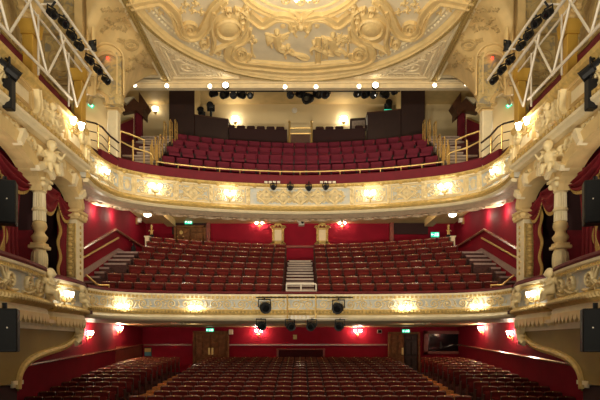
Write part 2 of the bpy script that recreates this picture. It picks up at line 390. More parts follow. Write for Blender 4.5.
# gold side ribs of the ceiling square
for S in (1, -1):
    pth = Path([(-XE,9,0),(-XE,23.3,0)], 1); b = MB(); b.sweep(pth, [(-.10,CZ-.02),(-.08,CZ-.10),(-.03,CZ-.05),(0,CZ-.13),(.03,CZ-.05),(.08,CZ-.10),(.10,CZ-.02)], step=1)
    struct(b.build('trim_ceiling_rib_left' if S > 0 else 'trim_ceiling_rib_right', oldgold))
    b = MB(); b.sweep(pth, [(-.22,CZ-.01),(-.2,CZ-.05),(-.12,CZ-.05),(-.12,CZ-.01)], step=1); b.sweep(pth, [(.22,CZ-.01),(.2,CZ-.05),(.12,CZ-.05),(.12,CZ-.01)], step=1)
    struct(b.build('trim_ceiling_fillet_left' if S > 0 else 'trim_ceiling_fillet_right', creamw))
    # spandrel plasterwork: nested triangle frames and a leaf scroll
    fl = lambda u, v: (Vector((u, v, CZ)), Vector((0,0,-1)))
    R = Relief(fl)
    def tri(d):
        pts = [(-XE+.35+d, YB-.28-d)]; y = YB-.28-d
        arc = []
        for k in range(13):
            a = radians(102+66*k/12); arc.append((6.0+d*.9)); 
        top = []
        for k in range(25):
            a = radians(96+80*k/24); r = CR+.28+d; x, yy = r*cos(a), CY+r*sin(a)
            if yy < YB-.30-d and x > -XE+.37+d: top.append((x, yy))
        return pts + [(top[0][0]+.05, y)] + top + [(-XE+.35+d, top[-1][1]-.05)] + pts
    R.ribbon(tri(0), .055, .05, STRAP, False); R.ribbon(tri(.34), .05, .04, ROUND, False)
    q = tri(.17)
    for (x0, y0), (x1, y1) in zip(q, q[1:]):
        m = max(1, int(sqrt((x1-x0)**2+(y1-y0)**2)/.13))
        for k in range(m): R.blob(x0+(x1-x0)*k/m, y0+(y1-y0)*k/m, .045, .045, .05, n=5, m=2)
    c = (-4.55, 22.15)
    R.spiral(c[0], c[1], .38, .07, 1.4, 0, .05, .06); R.spiral(c[0]+.62, c[1]+.12, .26, .05, 1.3, 2.4, .045, .05); R.spiral(c[0]-.2, c[1]-.72, .24, .05, 1.3, -1.2, .045, .05)
    leafspray(R, c[0]+.95, c[1]+.35, .55, -.4, .07, .05, 4, 1.5); leafspray(R, c[0]-.1, c[1]-1.05, .5, -1.4, .07, .05, 4, 1.5); leafspray(R, c[0]+.2, c[1]+.1, .5, .7, .07, .05, 4, 1.8)
    R.mb.build('trim_spandrel_left' if S > 0 else 'trim_spandrel_right', pinkt, None, kind='structure')
S = 1
# ------------------------------------------------------------------ upper circle front
def pathfn(path, z0):
    def f(u, v):
        p, n = path.at(u); return Vector((p.x, p.y, z0+v)), n
    return f
upf = thing('balcony_front', 'long curved cream and gold balcony front of the upper circle, below the plain red seats', 'balcony front', (0, 22.0, ZU-1.05))
b = MB(); b.sweep(UP, [(0,5.42),(0,6.42),(-.32,6.42),(-.32,5.42)]); b.build('backing_panel', bluegr, upf)
b = MB(); b.sweep(UP, [(-.02,6.34),(.05,6.35),(.10,6.40),(.10,6.46),(-.30,6.47),(-.30,6.34)]); b.build('top_moulding', gold, upf)
b = MB(); b.sweep(UP, [(-.02,5.40),(.10,5.40),(.15,5.46),(.11,5.52),(.05,5.55),(.04,5.60),(-.02,5.60)]); b.build('base_moulding', gold, upf)
b = MB(); b.sweep(UP, [(-.02,5.60),(.05,5.60),(.03,5.66),(-.02,5.66)]); b.sweep(UP, [(-.02,6.28),(.05,6.28),(.05,6.335),(-.02,6.335)]); b.build('inner_fillet', creamw, upf)
uL, uR = UP.u_of_px(104), UP.u_of_px(496)
b = MB(); b.sweep(UP, [(-.12,6.46),(-.10,6.86),(-.14,6.90),(-.24,6.90),(-.24,6.46)], u0=uL, u1=uR); b.build('crimson_capping', redfab, upf)
R = Relief(pathfn(UP, 5.65))
def lamp_panel(R, u0, u1, H=.62):
    c = (u0+u1)/2; w = (u1-u0)/2
    R.ribbon([(u0+.06,.03),(u1-.06,.03),(u1-.06,H-.03),(u0+.06,H-.03),(u0+.06,.03)], .035, .05, STRAP, False)
    for sg in (-1, 1):
        R.spiral(c+sg*w*.62, .20, .17, .03, 1.5, 0 if sg < 0 else pi, .04, .07, du=sg); R.spiral(c+sg*w*.66, .44, .13, .03, 1.4, pi, .035, .06, du=-sg)
        R.ribbon([(c+sg*w*.3,.52),(c+sg*w*.42,.38),(c+sg*w*.3,.25),(c+sg*w*.45,.08)], .04, .07)
        leafspray(R, c+sg*w*.35, .3, .26, 0 if sg > 0 else pi, .045, .06, 4, 1.8); R.leaf(c+sg*w*.15, .5, .26, .4 if sg > 0 else pi-.4, .05, .06, curl=.5*sg)
        R.blob(c+sg*w*.85, .31, .05, .1, .05)
    R.blob(c, .34, .17, .22, .11); R.blob(c, .36, .10, .13, .15); leafspray(R, c, .48, .2, pi/2, .04, .08, 5, 2.4); R.blob(c, .06, .1, .07, .08)
def boss_panel(R, u0, u1, H=.62, frame=True):
    c = (u0+u1)/2; w = (u1-u0)/2
    if frame: R.ribbon([(u0+.04,.03),(u1-.04,.03),(u1-.04,H-.03),(u0+.04,H-.03),(u0+.04,.03)], .03, .045, STRAP, False)
    R.ribbon([(c-.36,.31),(c-.14,.46),(c,.60),(c+.14,.46),(c+.36,.31),(c+.14,.16),(c,.03),(c-.14,.16),(c-.36,.31)], .065, .09, STRAP, False)
    R.blob(c, .31, .19, .19, .12); R.blob(c, .31, .10, .10, .18); R.leaf(c-.34, .31, .2, 1.2, .05, .07); R.leaf(c+.34, .31, .2, pi-1.2, .05, .07, curl=-.4); R.leaf(c-.34, .31, .2, -1.2, .05, .07, curl=-.4); R.leaf(c+.34, .31, .2, pi+1.2, .05, .07)
    for sg in (-1, 1):
        for v, d in ((.14, 1), (.48, -1)):
            R.spiral(c+sg*w*.72, v, .10, .02, 1.3, 0, .03, .06, du=sg, dv=d); R.leaf(c+sg*w*.35, v, .25, 0 if sg > 0 else pi, .04, .06, curl=.5*d*sg)
lampu = []
def up_panels():
    segs = [(86,120,'l'),(121,133,'p'),(134.5,175,'l'),(177.5,208.5,'b'),(213,246,'l')]
    for sg in (1, -1):
        for a, c, k in segs:
            A, C = (a, c) if sg > 0 else (600-c, 600-a); u0, u1 = UP.u_of_px(A), UP.u_of_px(C)
            R = Relief(pathfn(UP, 5.65))
            if k == 'l': lamp_panel(R, u0, u1); lampu.append((u0+u1)/2)
            elif k == 'b': boss_panel(R, u0, u1)
            else:
                R.ribbon([(u0+.03,.03),(u1-.03,.03),(u1-.03,.59),(u0+.03,.59),(u0+.03,.03)], .03, .05, STRAP, False); R.blob((u0+u1)/2, .31, .1, .2, .08); leafspray(R, (u0+u1)/2, .3, .2, pi/2, .04, .07, 4, 2)
            R.mb.build('relief_panel', ivory, upf)
    for pc in (266, 283.3, 300.5, 317.8, 335):
        u = UP.u_of_px(pc); R = Relief(pathfn(UP, 5.65)); boss_panel(R, u-.35, u+.35, frame=False); R.mb.build('relief_panel', ivory, upf)
up_panels()
for px in (85, 120.5, 133.7, 176, 211, 248):
    for sg in (1, -1):
        u = UP.u_of_px(px if sg > 0 else 600-px); p, n = UP.at(u); b = MB(); R = Relief(pathfn(UP, 5.58), b)
        R.ribbon([(u,.0),(u,.76)], .09, .07, STRAP, False); R.blob(u, .12, .09, .1, .12); R.blob(u, .66, .1, .08, .13); R.blob(u, .4, .06, .1, .1); b.build('pilaster_strip', ivory, upf)
b = MB(); k = int(UP.L/.16)
R = Relief(pathfn(UP, 6.40), b)
for i in range(k):
    u = UP.L*(i+.5)/k; b.ball(R.fn(u, 0)[0]+R.fn(u, 0)[1]*.10, .035, 6, 4)
for i in range(26):  # little swags hanging from the top edge
    u = UP.L*(i+.5)/26; R.blob(u, -.05, .09, .07, .15)
b.build('bead_moulding', gold, upf)
# brass safety rail of the upper circle
rail = thing('safety_rail', 'thin brass rail on short posts along the top of the upper balcony front', 'rail', (0, 22.4, 6.9))
b = MB(); uu0, uu1 = UP.u_of_px(158), UP.u_of_px(442); pts = []
for i in range(61):
    p, n = UP.at(uu0+(uu1-uu0)*i/60); pts.append((p.x-n.x*.2, p.y-n.y*.2, 7.06))
b.tube(pts, .028, 6); b.build('top_bar', brass, rail)
for i in range(15):
    p, n = UP.at(uu0+(uu1-uu0)*i/14); b = MB(); b.tube([(p.x-n.x*.2, p.y-n.y*.2, 6.89),(p.x-n.x*.2, p.y-n.y*.2, 7.05)], .022, 6); b.build('rail_post', brass, rail)
# ------------------------------------------------------------------ dress circle front
dpf = thing('balcony_front', 'shallow curved balcony front of the middle tier with blue grey scroll frieze and rope moulding', 'balcony front', (0, 20.0, 1.0))
b = MB(); b.sweep(DP, [(0,1.0),(0,1.84),(-.3,1.84),(-.3,1.0)]); b.build('backing_panel', bluegr, dpf)
b = MB(); b.sweep(DP, [(.0,1.68),(.05,1.68),(.07,1.74),(.11,1.78),(.11,1.85),(-.3,1.85),(-.3,1.8),(0,1.75)]); b.build('top_moulding', creamw, dpf)
b = MB(); b.sweep(DP, [(-.3,1.86),(.10,1.86),(.12,1.90),(.08,1.96),(-.22,1.97),(-.3,1.93)]); b.build('crimson_ledge', ledge, dpf)
b = MB(); b.sweep(DP, [(.0,1.10),(.08,1.10),(.16,1.16),(.17,1.21),(.11,1.25),(.06,1.29),(0,1.29)]); b.build('rope_moulding', gold, dpf)
b = MB(); b.sweep(DP, [(-.35,.88),(.04,.88),(.13,.93),(.17,1.0),(.15,1.05),(.10,1.10),(-.1,1.10),(-.35,1.0)]); b.build('base_cornice', creamw, dpf)
b = MB(); b.sweep(DP, [(0,1.27),(.05,1.28),(.03,1.31),(0,1.31)]); b.sweep(DP, [(0,1.655),(.035,1.655),(.035,1.69),(0,1.69)]); b.build('inner_fillet', creamw, dpf)
b = MB(); k = int(DP.L/.15)
for i in range(k):
    p, n = DP.at(DP.L*(i+.5)/k); b.box((p.x+n.x*.09, p.y+n.y*.09, 1.735), (.085, .07, .09), atan2(n.y, n.x)+pi/2)
b.build('dentil_moulding', gold, dpf)
b = MB(); k = int(DP.L/.13)
for i in range(k):
    p, n = DP.at(DP.L*(i+.5)/k); b.ball((p.x+n.x*.16, p.y+n.y*.16, 1.20), (.05,.05,.055), 6, 4)
b.build('bead_moulding', oldgold, dpf)
R = Relief(pathfn(DP, 1.355)); u = .42; k = 0
while u < DP.L-.3:
    d = 1 if k % 2 else -1
    R.spiral(u, .13, .16, .03, 1.5, -pi/2*d, .034, .07, dv=d, t=(1,.7)); R.ribbon([(u-.38,.13-d*.10),(u-.2,.13-d*.155),(u,.13-d*.16)], .03, .06)
    R.leaf(u-.25, .13, .15, 1.3*d, .035, .06, curl=.8*d); R.leaf(u+.22, .13+.08*d, .12, -.6*d, .03, .06); R.leaf(u-.2, .13-.05*d, .12, 2.2*d, .03, .06); k += 1; u += .5
R.mb.build('scroll_frieze', ivory, dpf)
# ------------------------------------------------------------------ lamps on the fronts
def shade(mb, c, r=.075, h=.15, m=None):
    mb.lathe([(r*.45,0),(r*.8,h*.3),(r*.95,h*.7),(r*1.15,h),(r*.3,h*.98)], c, 8)
def twin_lamp(name, label, base, n, group, sp=.17, m=None, up=.10, out=.16, sc=1.0, par=None, cat='wall lamp'):
    """two small glass shades on a curled brass bracket, fixed at base with outward direction n"""
    n = Vector(n).normalized(); base = Vector(base); t = thing(name, label, cat, base, group); sd = Vector((-n.y, n.x, 0))
    b = MB(); b.lathe([(.02,-.01),(.06,0),(.05,.03),(.02,.04)], base, 8, n); b.ball(base-Vector((0,0,.1))+n*.02, (.03,.03,.09), 6, 4); b.build('back_plate', gold, t)
    for sg in (-1, 1):
        e = base+n*out+sd*sg*sp*.8*sc+Vector((0,0,up-.02))
        b = MB(); b.tube(crom([base+n*.02, base+n*out*.6+sd*sg*sp*.3-Vector((0,0,.06)), e-Vector((0,0,.07)), e], 5), .016, 5); arm = b.build('arm', gold, t)
        b = MB(); shade(b, e, .07*sc, .15*sc); b.build('glass_shade', m or lampm, arm, smooth=True)
    return t
names_u = ['nearest its end','second from its end','nearest the middle']
ls = sorted(lampu)
for i, u in enumerate(ls):
    p, n = UP.at(u); side = 'left' if i < len(ls)/2 else 'right'; j = i if side == 'left' else len(ls)-1-i
    twin_lamp('front_lamp', f'twin glass lamp on the upper balcony front, {side} half, {names_u[j]}', (p.x+n.x*.1, p.y+n.y*.1, 5.83), n, 'lamps on the upper balcony front')
for px, lab in ((120.5,'left half, nearest its end'),(195,'left half, toward the middle'),(405,'right half, toward the middle'),(479.5,'right half, nearest its end')):
    u = DP.u_of_px(px); p, n = DP.at(u)
    twin_lamp('front_lamp', f'twin glass lamp on the scroll frieze, middle balcony front, {lab}', (p.x+n.x*.08, p.y+n.y*.08, 1.22), n, 'lamps on the middle balcony front', up=.06)

# ------------------------------------------------------------------ stage boxes (built once per side)
def figure(mb, c, h, face=(0,-1,0), wings=False, lean=0., sit=False):
    """plump plaster cherub about h tall, looking along face"""
    f = Vector(face).normalized(); sd = Vector((-f.y, f.x, 0)); up = Vector((0,0,1)); c = Vector(c); k = h
    hip = c+up*k*.36; ch = c+up*k*.62+sd*lean*k; hd = c+up*k*.86+sd*lean*1.4*k+f*.03*k
    mb.tube([hip-up*.06*k, hip+up*.05*k, ch, ch+up*.1*k], [.13*k,.15*k,.15*k,.07*k], 8); mb.ball(hd, .125*k, 8, 6); mb.ball(hd+up*.03*k-f*.03*k, .13*k, 8, 6); mb.ball(hd+f*.12*k-up*.02*k, .03*k, 5, 4)
    for s_ in (-1, 1):
        a = ch+sd*s_*.14*k+up*.06*k
        el = a+sd*s_*.13*k-up*.1*k+f*.05*k; ha = el+f*.12*k+up*(.1*k if s_ > 0 else -.06*k)
        mb.tube([a, el, ha], [.06*k,.05*k,.035*k], 6); mb.ball(ha, .04*k, 6, 4)
        kn = hip+sd*s_*.1*k+f*(.2*k if sit else .06*k)-up*(.04*k if sit else .16*k); ft = kn-up*.2*k+f*.02*k
        mb.tube([hip+sd*s_*.06*k, kn, ft], [.1*k,.075*k,.045*k], 6); mb.ball(ft+f*.05*k, (.04*k,.06*k,.03*k), 6, 4)
        if wings:
            w = ch-f*.1*k
            for q in range(4): mb.tube([w+sd*s_*.05*k, w+sd*s_*(.22+.04*q)*k+up*(.16-.07*q)*k, w+sd*s_*(.38-.02*q)*k+up*(.22-.14*q)*k], [.05*k,.05*k,.015*k], 5)
XB = -7.08
def swag(name, p0, p1, drop, out, parent, m, fr, folds=5):
    """gathered valance between p0 and p1 with a fringe along its lower edge"""
    p0, p1 = Vector(p0), Vector(p1); n = Vector((1,0,0))
    def fn(u, v):
        base = p0.lerp(p1, u); sag = drop*(4*u*(1-u))**.8
        q = base-Vector((0,0,v*(sag+.12))); return q+n*(out*sin(v*pi*folds)*.25+out*v*(1-v))
    b = MB(); b.grid(fn, 14, 18); o = b.build(name, m, parent, smooth=True, solid=.02)
    b = MB(); b.grid(lambda u, v: fn(u, 1)+Vector((.03+.012*sin(u*90),0,-.11*v+.03)), 40, 2); b.build('fringe', fr, o, solid=.02)
    return o
def drape(name, y0, y1, x, z0, z1, parent, m, amp=.06, gather=.5, waves=5, edge=None):
    def fn(u, v):
        w = 1-gather*v*(1-v)*1.2 if edge is None else 1-gather*sin(pi*min(1, v))*.6
        y = (y0+(y1-y0)*u*w) if edge != 'hi' else (y1-(y1-y0)*(1-u)*w)
        return Vector((x+amp*sin(u*2*pi*waves)*(1-.3*v), y, z1+(z0-z1)*v))
    b = MB(); b.grid(fn, 36, 14); o = b.build(name, m, parent, smooth=True, solid=.02)
    b = MB(); e = 0 if edge == 'lo' else 1
    def fe(u, v):
        q = fn(e, u); zz = .09*sin(u*2*pi*4); return q+Vector((.05, (zz+(-.09+.18*v)), 0))
    if edge: b.grid(fe, 48, 2); b.build('fringe', fr_, o, solid=.02)
    return o
fr_ = fringe
def ellarch(y0, y1, zs, rise, x, n=16):
    return [Vector((x, (y0+y1)/2-(y1-y0)/2*cos(pi*k/n), zs+rise*sin(pi*k/n))) for k in range(n+1)]
def build_side(side):
    far = f'{side} side'
    # ---- corner pilaster
    t = thing('pilaster', f'square cream and gold pilaster where the {side} boxes meet the middle tier', 'pilaster', (-7.28,17.7,1.9))
    b = MB(); b.span((-7.48,17.45,1.9),(-7.08,18.0,4.0)); b.build('shaft', creamw, t, bevel=.02)
    b = MB(); b.span((-7.44,17.40,2.15),(-7.13,17.46,3.85)); z = 2.25; b.m = 0
    b2 = MB()
    for k in range(9):
        b2.ball((-7.285,17.40,z+k*.185), (.09,.05,.075), 8, 5); b2.ball((-7.285,17.40,z+.09+k*.185), (.13,.03,.025), 6, 4)
    for sx in (-7.45,-7.12): b2.span((sx-.02,17.385,2.15),(sx+.02,17.45,3.85))
    for k in range(9): b2.ball((-7.07,17.72,2.3+k*.185), (.03,.06,.06), 6, 4)
    b.build('sunk_panel', oldgold, t); b2.build('husk_relief', gold, t, smooth=True)
    b = MB(); b.span((-7.56,17.35,4.0),(-7.0,18.05,4.08)); b.span((-7.52,17.4,4.08),(-7.05,18.0,4.2)); b.span((-7.6,17.3,4.2),(-6.97,18.1,4.3))
    for yy in (17.4, 17.7, 18.0): b.ball((-7.03,yy,4.12), .09, 8, 5)
    for xx in (-7.5,-7.28,-7.08): b.ball((xx,17.36,4.12), .09, 8, 5)
    b.build('capital', cream, t, bevel=.015)
    b = MB(); b.span((-7.46,17.47,4.3),(-7.1,17.98,5.62)); b.span((-7.5,17.45,4.4),(-7.06,18.0,4.5)); b.ball((-7.07,17.65,5.1),(.07,.14,.4),8,6); b.build('upper_block', cream, t)
    # ---- column with baluster foot
    t = thing('column', f'fluted cream column with bulbous foot between the {side} boxes', 'column', (XB,14.95,1.95)); c = (XB,14.95,0)
    b = MB(); b.lathe([(.11,1.95),(.17,1.97),(.195,2.15),(.205,2.32),(.18,2.5),(.16,2.6)], c, 14)
    for k in range(10):
        a = 2*pi*k/10; b.ball((XB+.18*cos(a),14.95+.18*sin(a),2.29), (.045,.045,.24), 6, 5)
    b.build('vase_foot', ivory, t, smooth=True)
    b = MB(); b.box((XB,14.95,2.65),(.44,.44,.09)); b.box((XB,14.95,2.73),(.36,.36,.07)); b.build('foot_slab', cream, t, bevel=.015)
    b = MB(); b.lathe([(.13,2.76),(.15,2.79),(.215,2.9),(.215,2.94),(.14,3.03),(.13,3.09),(.17,3.14),(.2,3.22),(.18,3.31),(.15,3.36)], c, 14); b.build('turned_base', cream, t, smooth=True)
    b = MB(); prof = []
    n = 16; vs = []
    for zz, r in ((3.36,.17),(3.75,.165),(4.15,.155)):
        for k in range(n*2): vs.append((XB+(r-(.03 if k % 2 else 0))*cos(pi*k/n), 14.95+(r-(.03 if k % 2 else 0))*sin(pi*k/n), zz))
    b.add(vs, [(i*32+j, i*32+(j+1) % 32, (i+1)*32+(j+1) % 32, (i+1)*32+j) for i in range(2) for j in range(32)]); b.build('fluted_shaft', creamw, t)
    b = MB(); b.lathe([(.17,3.62),(.195,3.65),(.195,3.69),(.17,3.72)], c, 14); b.lathe([(.15,4.12),(.19,4.16),(.17,4.2),(.23,4.38),(.26,4.42)], c, 14)
    for a in (pi/4, 3*pi/4, 5*pi/4, 7*pi/4):
        q = (XB+.25*cos(a),14.95+.25*sin(a),4.33); b.ball(q, .08, 8, 6)
    b.box((XB,14.95,4.46),(.52,.52,.07)); b.build('capital', ivory, t, smooth=False)
    # ---- arcade wall above column: two elliptical arches cut in one wall
    A1 = ellarch(15.15,17.45,4.30,.62,XB); A2 = ellarch(10.7,14.75,4.15,.88,XB)
    b = MB()
    for arc, ya, yb in ((A1,15.15,17.45),(A2,10.7,14.75)):
        for p, q in zip(arc, arc[1:]): b.prism([p, q, Vector((XB,q.y,5.62)), Vector((XB,p.y,5.62))], (-.35,0,0))
    b.span((XB-.35,14.75,4.50),(XB,15.15,5.62)); b.span((XB-.35,9,3.2),(XB,10.7,5.62))
    o = b.build('wall_arcade_'+side, cream); struct(o)
    t = thing('arch_moulding', f'blocked cream arch rib over the {side} box beside the corner pilaster', 'arch', (XB,16.3,4.3))
    def rib(arc, t, w=.26):
        b = MB(); cc = Vector((XB,(arc[0].y+arc[-1].y)/2,arc[0].z-.4))
        for p, q in zip(arc, arc[1:]):
            dp, dq = (p-cc).normalized(), (q-cc).normalized(); b.prism([p+Vector((.004,0,0)), q+Vector((.004,0,0)), q+dq*w+Vector((.004,0,0)), p+dp*w+Vector((.004,0,0))], (.15,0,0))
        b.build('rib', cream, t)
        for k in (3, 6, 10, 13):
            p = arc[k]; d = (p-cc).normalized(); s_ = Vector((0,-d.z,d.y)); b = MB(); b.prism([p+d*.0-s_*.07+Vector((.01,0,0)), p+d*.0+s_*.07+Vector((.01,0,0)), p+d*(w+.1)+s_*.10+Vector((.01,0,0)), p+d*(w+.1)-s_*.10+Vector((.01,0,0))], (.25,0,0)); b.build('voussoir', creamw, t)
    rib(A1, t)
    t = thing('arch_moulding', f'wide blocked cream arch rib over the {side} box nearest the stage', 'arch', (XB,12.7,4.15)); rib(A2, t, .34)
    # ---- plaster cherub and scrollwork in the spandrel above the column
    t = thing('cherub_sculpture', f'plaster cherub with wings seated above the column of the {side} boxes', 'sculpture', (XB+.15,14.95,4.6))
    b = MB(); figure(b, (XB+.26,14.95,4.5), 1.08, (1,-.6,0), True, .05, True); b.build('cherub', ivory, t, remesh=.028)
    R = Relief(lambda u, v: (Vector((XB,u,v)), Vector((1,0,0)))); 
    for y, z, d in ((15.45,5.3,1),(14.45,5.25,-1),(16.3,5.3,-1),(16.95,5.2,1),(13.6,5.28,-1),(12.6,5.3,1)):
        R.spiral(y, z, .22, .04, 1.5, 0, .05, .1, du=d); leafspray(R, y+d*.15, z, .35, 0 if d > 0 else pi, .06, .09, 4, 1.8)
    R.mb.build('scrollwork_pattern', ivory, t)
    # ---- curtains and lining of the two boxes
    b = MB(); b.span((-8.6,9,1.0),(-8.5,18,5.7)); struct(b.build('wall_box_'+side, redwall))
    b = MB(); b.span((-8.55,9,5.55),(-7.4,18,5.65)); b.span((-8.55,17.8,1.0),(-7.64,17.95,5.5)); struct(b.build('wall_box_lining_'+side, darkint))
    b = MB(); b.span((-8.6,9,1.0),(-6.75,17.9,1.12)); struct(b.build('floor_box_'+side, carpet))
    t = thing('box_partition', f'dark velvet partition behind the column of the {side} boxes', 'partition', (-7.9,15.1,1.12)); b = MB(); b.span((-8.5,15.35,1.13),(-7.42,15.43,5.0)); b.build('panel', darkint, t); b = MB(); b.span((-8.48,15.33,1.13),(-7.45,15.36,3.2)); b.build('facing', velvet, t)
    t = thing('curtain', f'crimson curtain with gold fringe in the {side} box beside the pilaster', 'curtain', (-7.35,16.4,1.2))
    swag('valance', (-7.33,15.3,4.75),(-7.33,16.6,4.62),.72,.22,t,velvet,fringe); swag('valance', (-7.31,16.5,4.6),(-7.31,17.45,4.3),.45,.2,t,velvet,fringe)
    drape('drape', 16.75,17.5,-7.38,1.3,4.5,t,velvet,.06,.35,4,'lo')
    t = thing('curtain', f'long crimson curtain with gold fringe in the {side} box nearest the stage', 'curtain', (-7.4,13.7,1.2))
    swag('valance', (-7.3,12.9,4.75),(-7.3,14.75,4.35),.42,.24,t,velvet,fringe); swag('valance', (-7.3,11.0,4.8),(-7.3,13.0,4.8),.6,.24,t,velvet,fringe)
    drape('drape', 13.7,14.75,-7.42,1.3,4.6,t,velvet,.08,.45,4,'lo')
    # ---- box fronts at the middle tier
    NB = Path([(-6.3,9.2),(-6.28,11.5),(-6.35,12.8),(-6.5,13.9),(-6.72,14.5),(-6.96,14.86)]); FB = Path([(-6.98,15.06),(-6.84,15.25),(-6.78,16.2),(-6.82,17.1),(-6.97,17.65)])
    for q in (NB, FB):
        if q.at(q.L/2)[1].x < 0: q.fl = -q.fl
    for q, lab, nm in ((NB, f'bulging box front with cherub relief on the {side}, nearest the stage', 0), (FB, f'small bulging box front with a lamp on the {side}, next to the middle tier', 1)):
        t = thing('box_front', lab, 'box front', (q.at(q.L/2)[0].x, q.at(q.L/2)[0].y, .5))
        b = MB(); b.sweep(q, [(0,1.1),(0,1.82),(-.25,1.82),(-.25,1.1)], step=.15); b.build('backing_panel', bluegr, t)
        b = MB(); b.sweep(q, [(0,1.66),(.05,1.66),(.06,1.74),(.1,1.78),(.1,1.84),(-.25,1.84),(-.25,1.8),(0,1.74)], step=.15); b.build('top_moulding', creamw, t)
        b = MB(); b.sweep(q, [(-.26,1.84),(.09,1.84),(.12,1.89),(.07,1.97),(-.2,1.98),(-.26,1.93)], step=.15); b.build('crimson_ledge', ledge, t)
        b = MB(); k = int(q.L/.1)
        for i in range(k):
            p, n = q.at(q.L*(i+.5)/k); b.box((p.x+n.x*.08, p.y+n.y*.08, 1.71), (.05,.05,.06), atan2(n.y, n.x)+pi/2)
        b.build('dentil_moulding', gold, t)
        b = MB(); b.sweep(q, [(-.1,.92),(.06,.92),(.16,.99),(.2,1.06),(.14,1.12),(.06,1.17),(0,1.17)], step=.15); o = b.build('rope_moulding', gold, t)
        b = MB(); k = int(q.L/.14)
        for i in range(k):
            p, n = q.at(q.L*(i+.5)/k); b.ball((p.x+n.x*.18, p.y+n.y*.18, 1.05), (.055,.055,.06), 6, 4)
        b.build('bead_moulding', cream, o)
        b = MB(); b.sweep(q, [(-.5,.70),(.0,.70),(.06,.76),(.08,.86),(.04,.93),(-.5,.93)], step=.15); b.build('frieze', creamw, t)
        b = MB(); k = int(q.L/.235)
        for i in range(k):   # scalloped lambrequin under the frieze
            p, n = q.at(q.L*(i+.5)/k); sd = Vector((-n.y, n.x, 0)); c0 = p+n*.1
            pl = [c0+sd*-.12+Vector((0,0,.78)), c0+sd*-.12+Vector((0,0,.70)), c0+sd*-.085+Vector((0,0,.60)), c0+sd*-.05+Vector((0,0,.585)), c0+Vector((0,0,.52)), c0+sd*.05+Vector((0,0,.585)), c0+sd*.085+Vector((0,0,.60)), c0+sd*.12+Vector((0,0,.70)), c0+sd*.12+Vector((0,0,.78))]
            b.prism(pl, -n*.07)
        b.build('lambrequin', cream, t)
        R = Relief(pathfn(q, 1.2)); L = q.L
        if nm == 0:
            for y, d in ((L-2.2,1),(L-3.1,-1),(L-3.9,1),(L-1.55,1)):
                R.spiral(y, .2, .19, .03, 1.6, 0, .05, .1, du=d); leafspray(R, y+.1*d, .2, .4, .3 if d > 0 else pi-.3, .06, .09, 5, 1.6); R.ribbon([(y-.3*d,.02),(y,.0),(y+.4*d,.12)], .04, .08)
        else:
            for y, d in ((.35,1),(1.1,1)):
                R.spiral(y, .22, .2, .03, 1.6, 0, .05, .1, du=d); leafspray(R, y+.1*d, .2, .35, .3 if d > 0 else pi-.3, .06, .09, 5, 1.6)
            R.blob(L*.5, .24, .22, .2, .08); leafspray(R, L*.5, .3, .3, pi/2, .05, .08, 6, 2.6)
        R.mb.build('scroll_pattern', ivory, t)
        if nm == 0:
            p, n = q.at(L-1.15); b = MB(); figure(b, (p.x+n.x*.16, p.y+n.y*.16, 1.0), .95, n, True, .1, True)
            p, n = q.at(L-.45); b.tube([(p.x+n.x*.08,p.y+n.y*.08,1.1),(p.x+n.x*.12,p.y+n.y*.12,1.4),(p.x+n.x*.1,p.y+n.y*.1,1.72)], [.1,.14,.08], 7); b.build('cherub_relief', ivory, t, remesh=.026)
        else:
            p, n = q.at(L-.75); b = MB(); figure(b, (p.x+n.x*.12, p.y+n.y*.12, 1.08), .74, n, False, -.15, True)
            p, n = q.at(L-.28); b.tube([(p.x+n.x*.06,p.y+n.y*.06,1.1),(p.x+n.x*.12,p.y+n.y*.12,1.45),(p.x+n.x*.08,p.y+n.y*.08,1.75)], [.09,.13,.07], 7); b.build('cherub_relief', ivory, t, remesh=.026)
            p, n = q.at(.62); twin_lamp('front_lamp', f'twin glass lamp on the small box front on the {side}', (p.x+n.x*.1, p.y+n.y*.1, 1.28), n, 'lamps on the boxes', up=.1)
    # underside of the boxes
    b = MB(); b.prism([(-8.6,9,.60),(-6.45,9,.60),(-6.45,13.3,.60),(-6.7,14.3,.60),(-6.85,16.5,.60),(-6.98,17.6,.60),(-8.6,17.6,.60)], (0,0,.09)); struct(b.build('ceiling_box_'+side, soffm))
    # olive side wall with the curved opening
    o2 = [(17.4,.72),(17.36,.62),(17.3,.38),(17.02,.10),(16.3,-.12),(15.2,-.27),(14.4,-.42),(13.95,-.62),(13.75,-.85),(13.7,-1.15)]
    cur = [(q.x, q.y) for q in crom(o2, 5)]
    b = MB()
    for (a, c), (d, e) in zip(cur, cur[1:]): b.prism([(-7.0,a,c),(-7.0,d,e),(-7.0,d,.72),(-7.0,a,.72)], (-.4,0,0))
    b.span((-7.4,9,-.95),(-7.0,13.7,.72)); struct(b.build('wall_olive_'+side, olive))
    b = MB(); b.span((-7.5,9,.42),(-6.95,17.3,.72)); struct(b.build('trim_box_fascia_'+side, creamw))
    R = Relief(lambda u, v: (Vector((-6.995,u,v)), Vector((1,0,0)))); off = []
    for i, (a, c) in enumerate(cur):
        d, e = cur[min(i+1, len(cur)-1)]; f_, g_ = cur[max(i-1, 0)]; T = Vector((d-f_, e-g_)).normalized(); off.append((a+T.y*.06, c-T.x*.06) if False else (a-.06, c+.06))
    R.ribbon(off, .10, .09, ROUND, False); o = R.mb.build('trim_arch_edge_'+side, gold, kind='structure')
    t = thing('console_bracket', f'carved scroll bracket under the corner of the {side} boxes', 'bracket', (-6.95,17.3,.7)); R = Relief(lambda u, v: (Vector((-6.93,u,v)), Vector((1,0,0))))
    R.spiral(17.15, .5, .2, .04, 1.5, 0, .07, .14); R.ribbon([(17.25,.7),(17.35,.45),(17.2,.2),(16.9,.05)], .1, .14); leafspray(R, 17.15, .3, .35, -1.8, .07, .12, 4, 1.6)
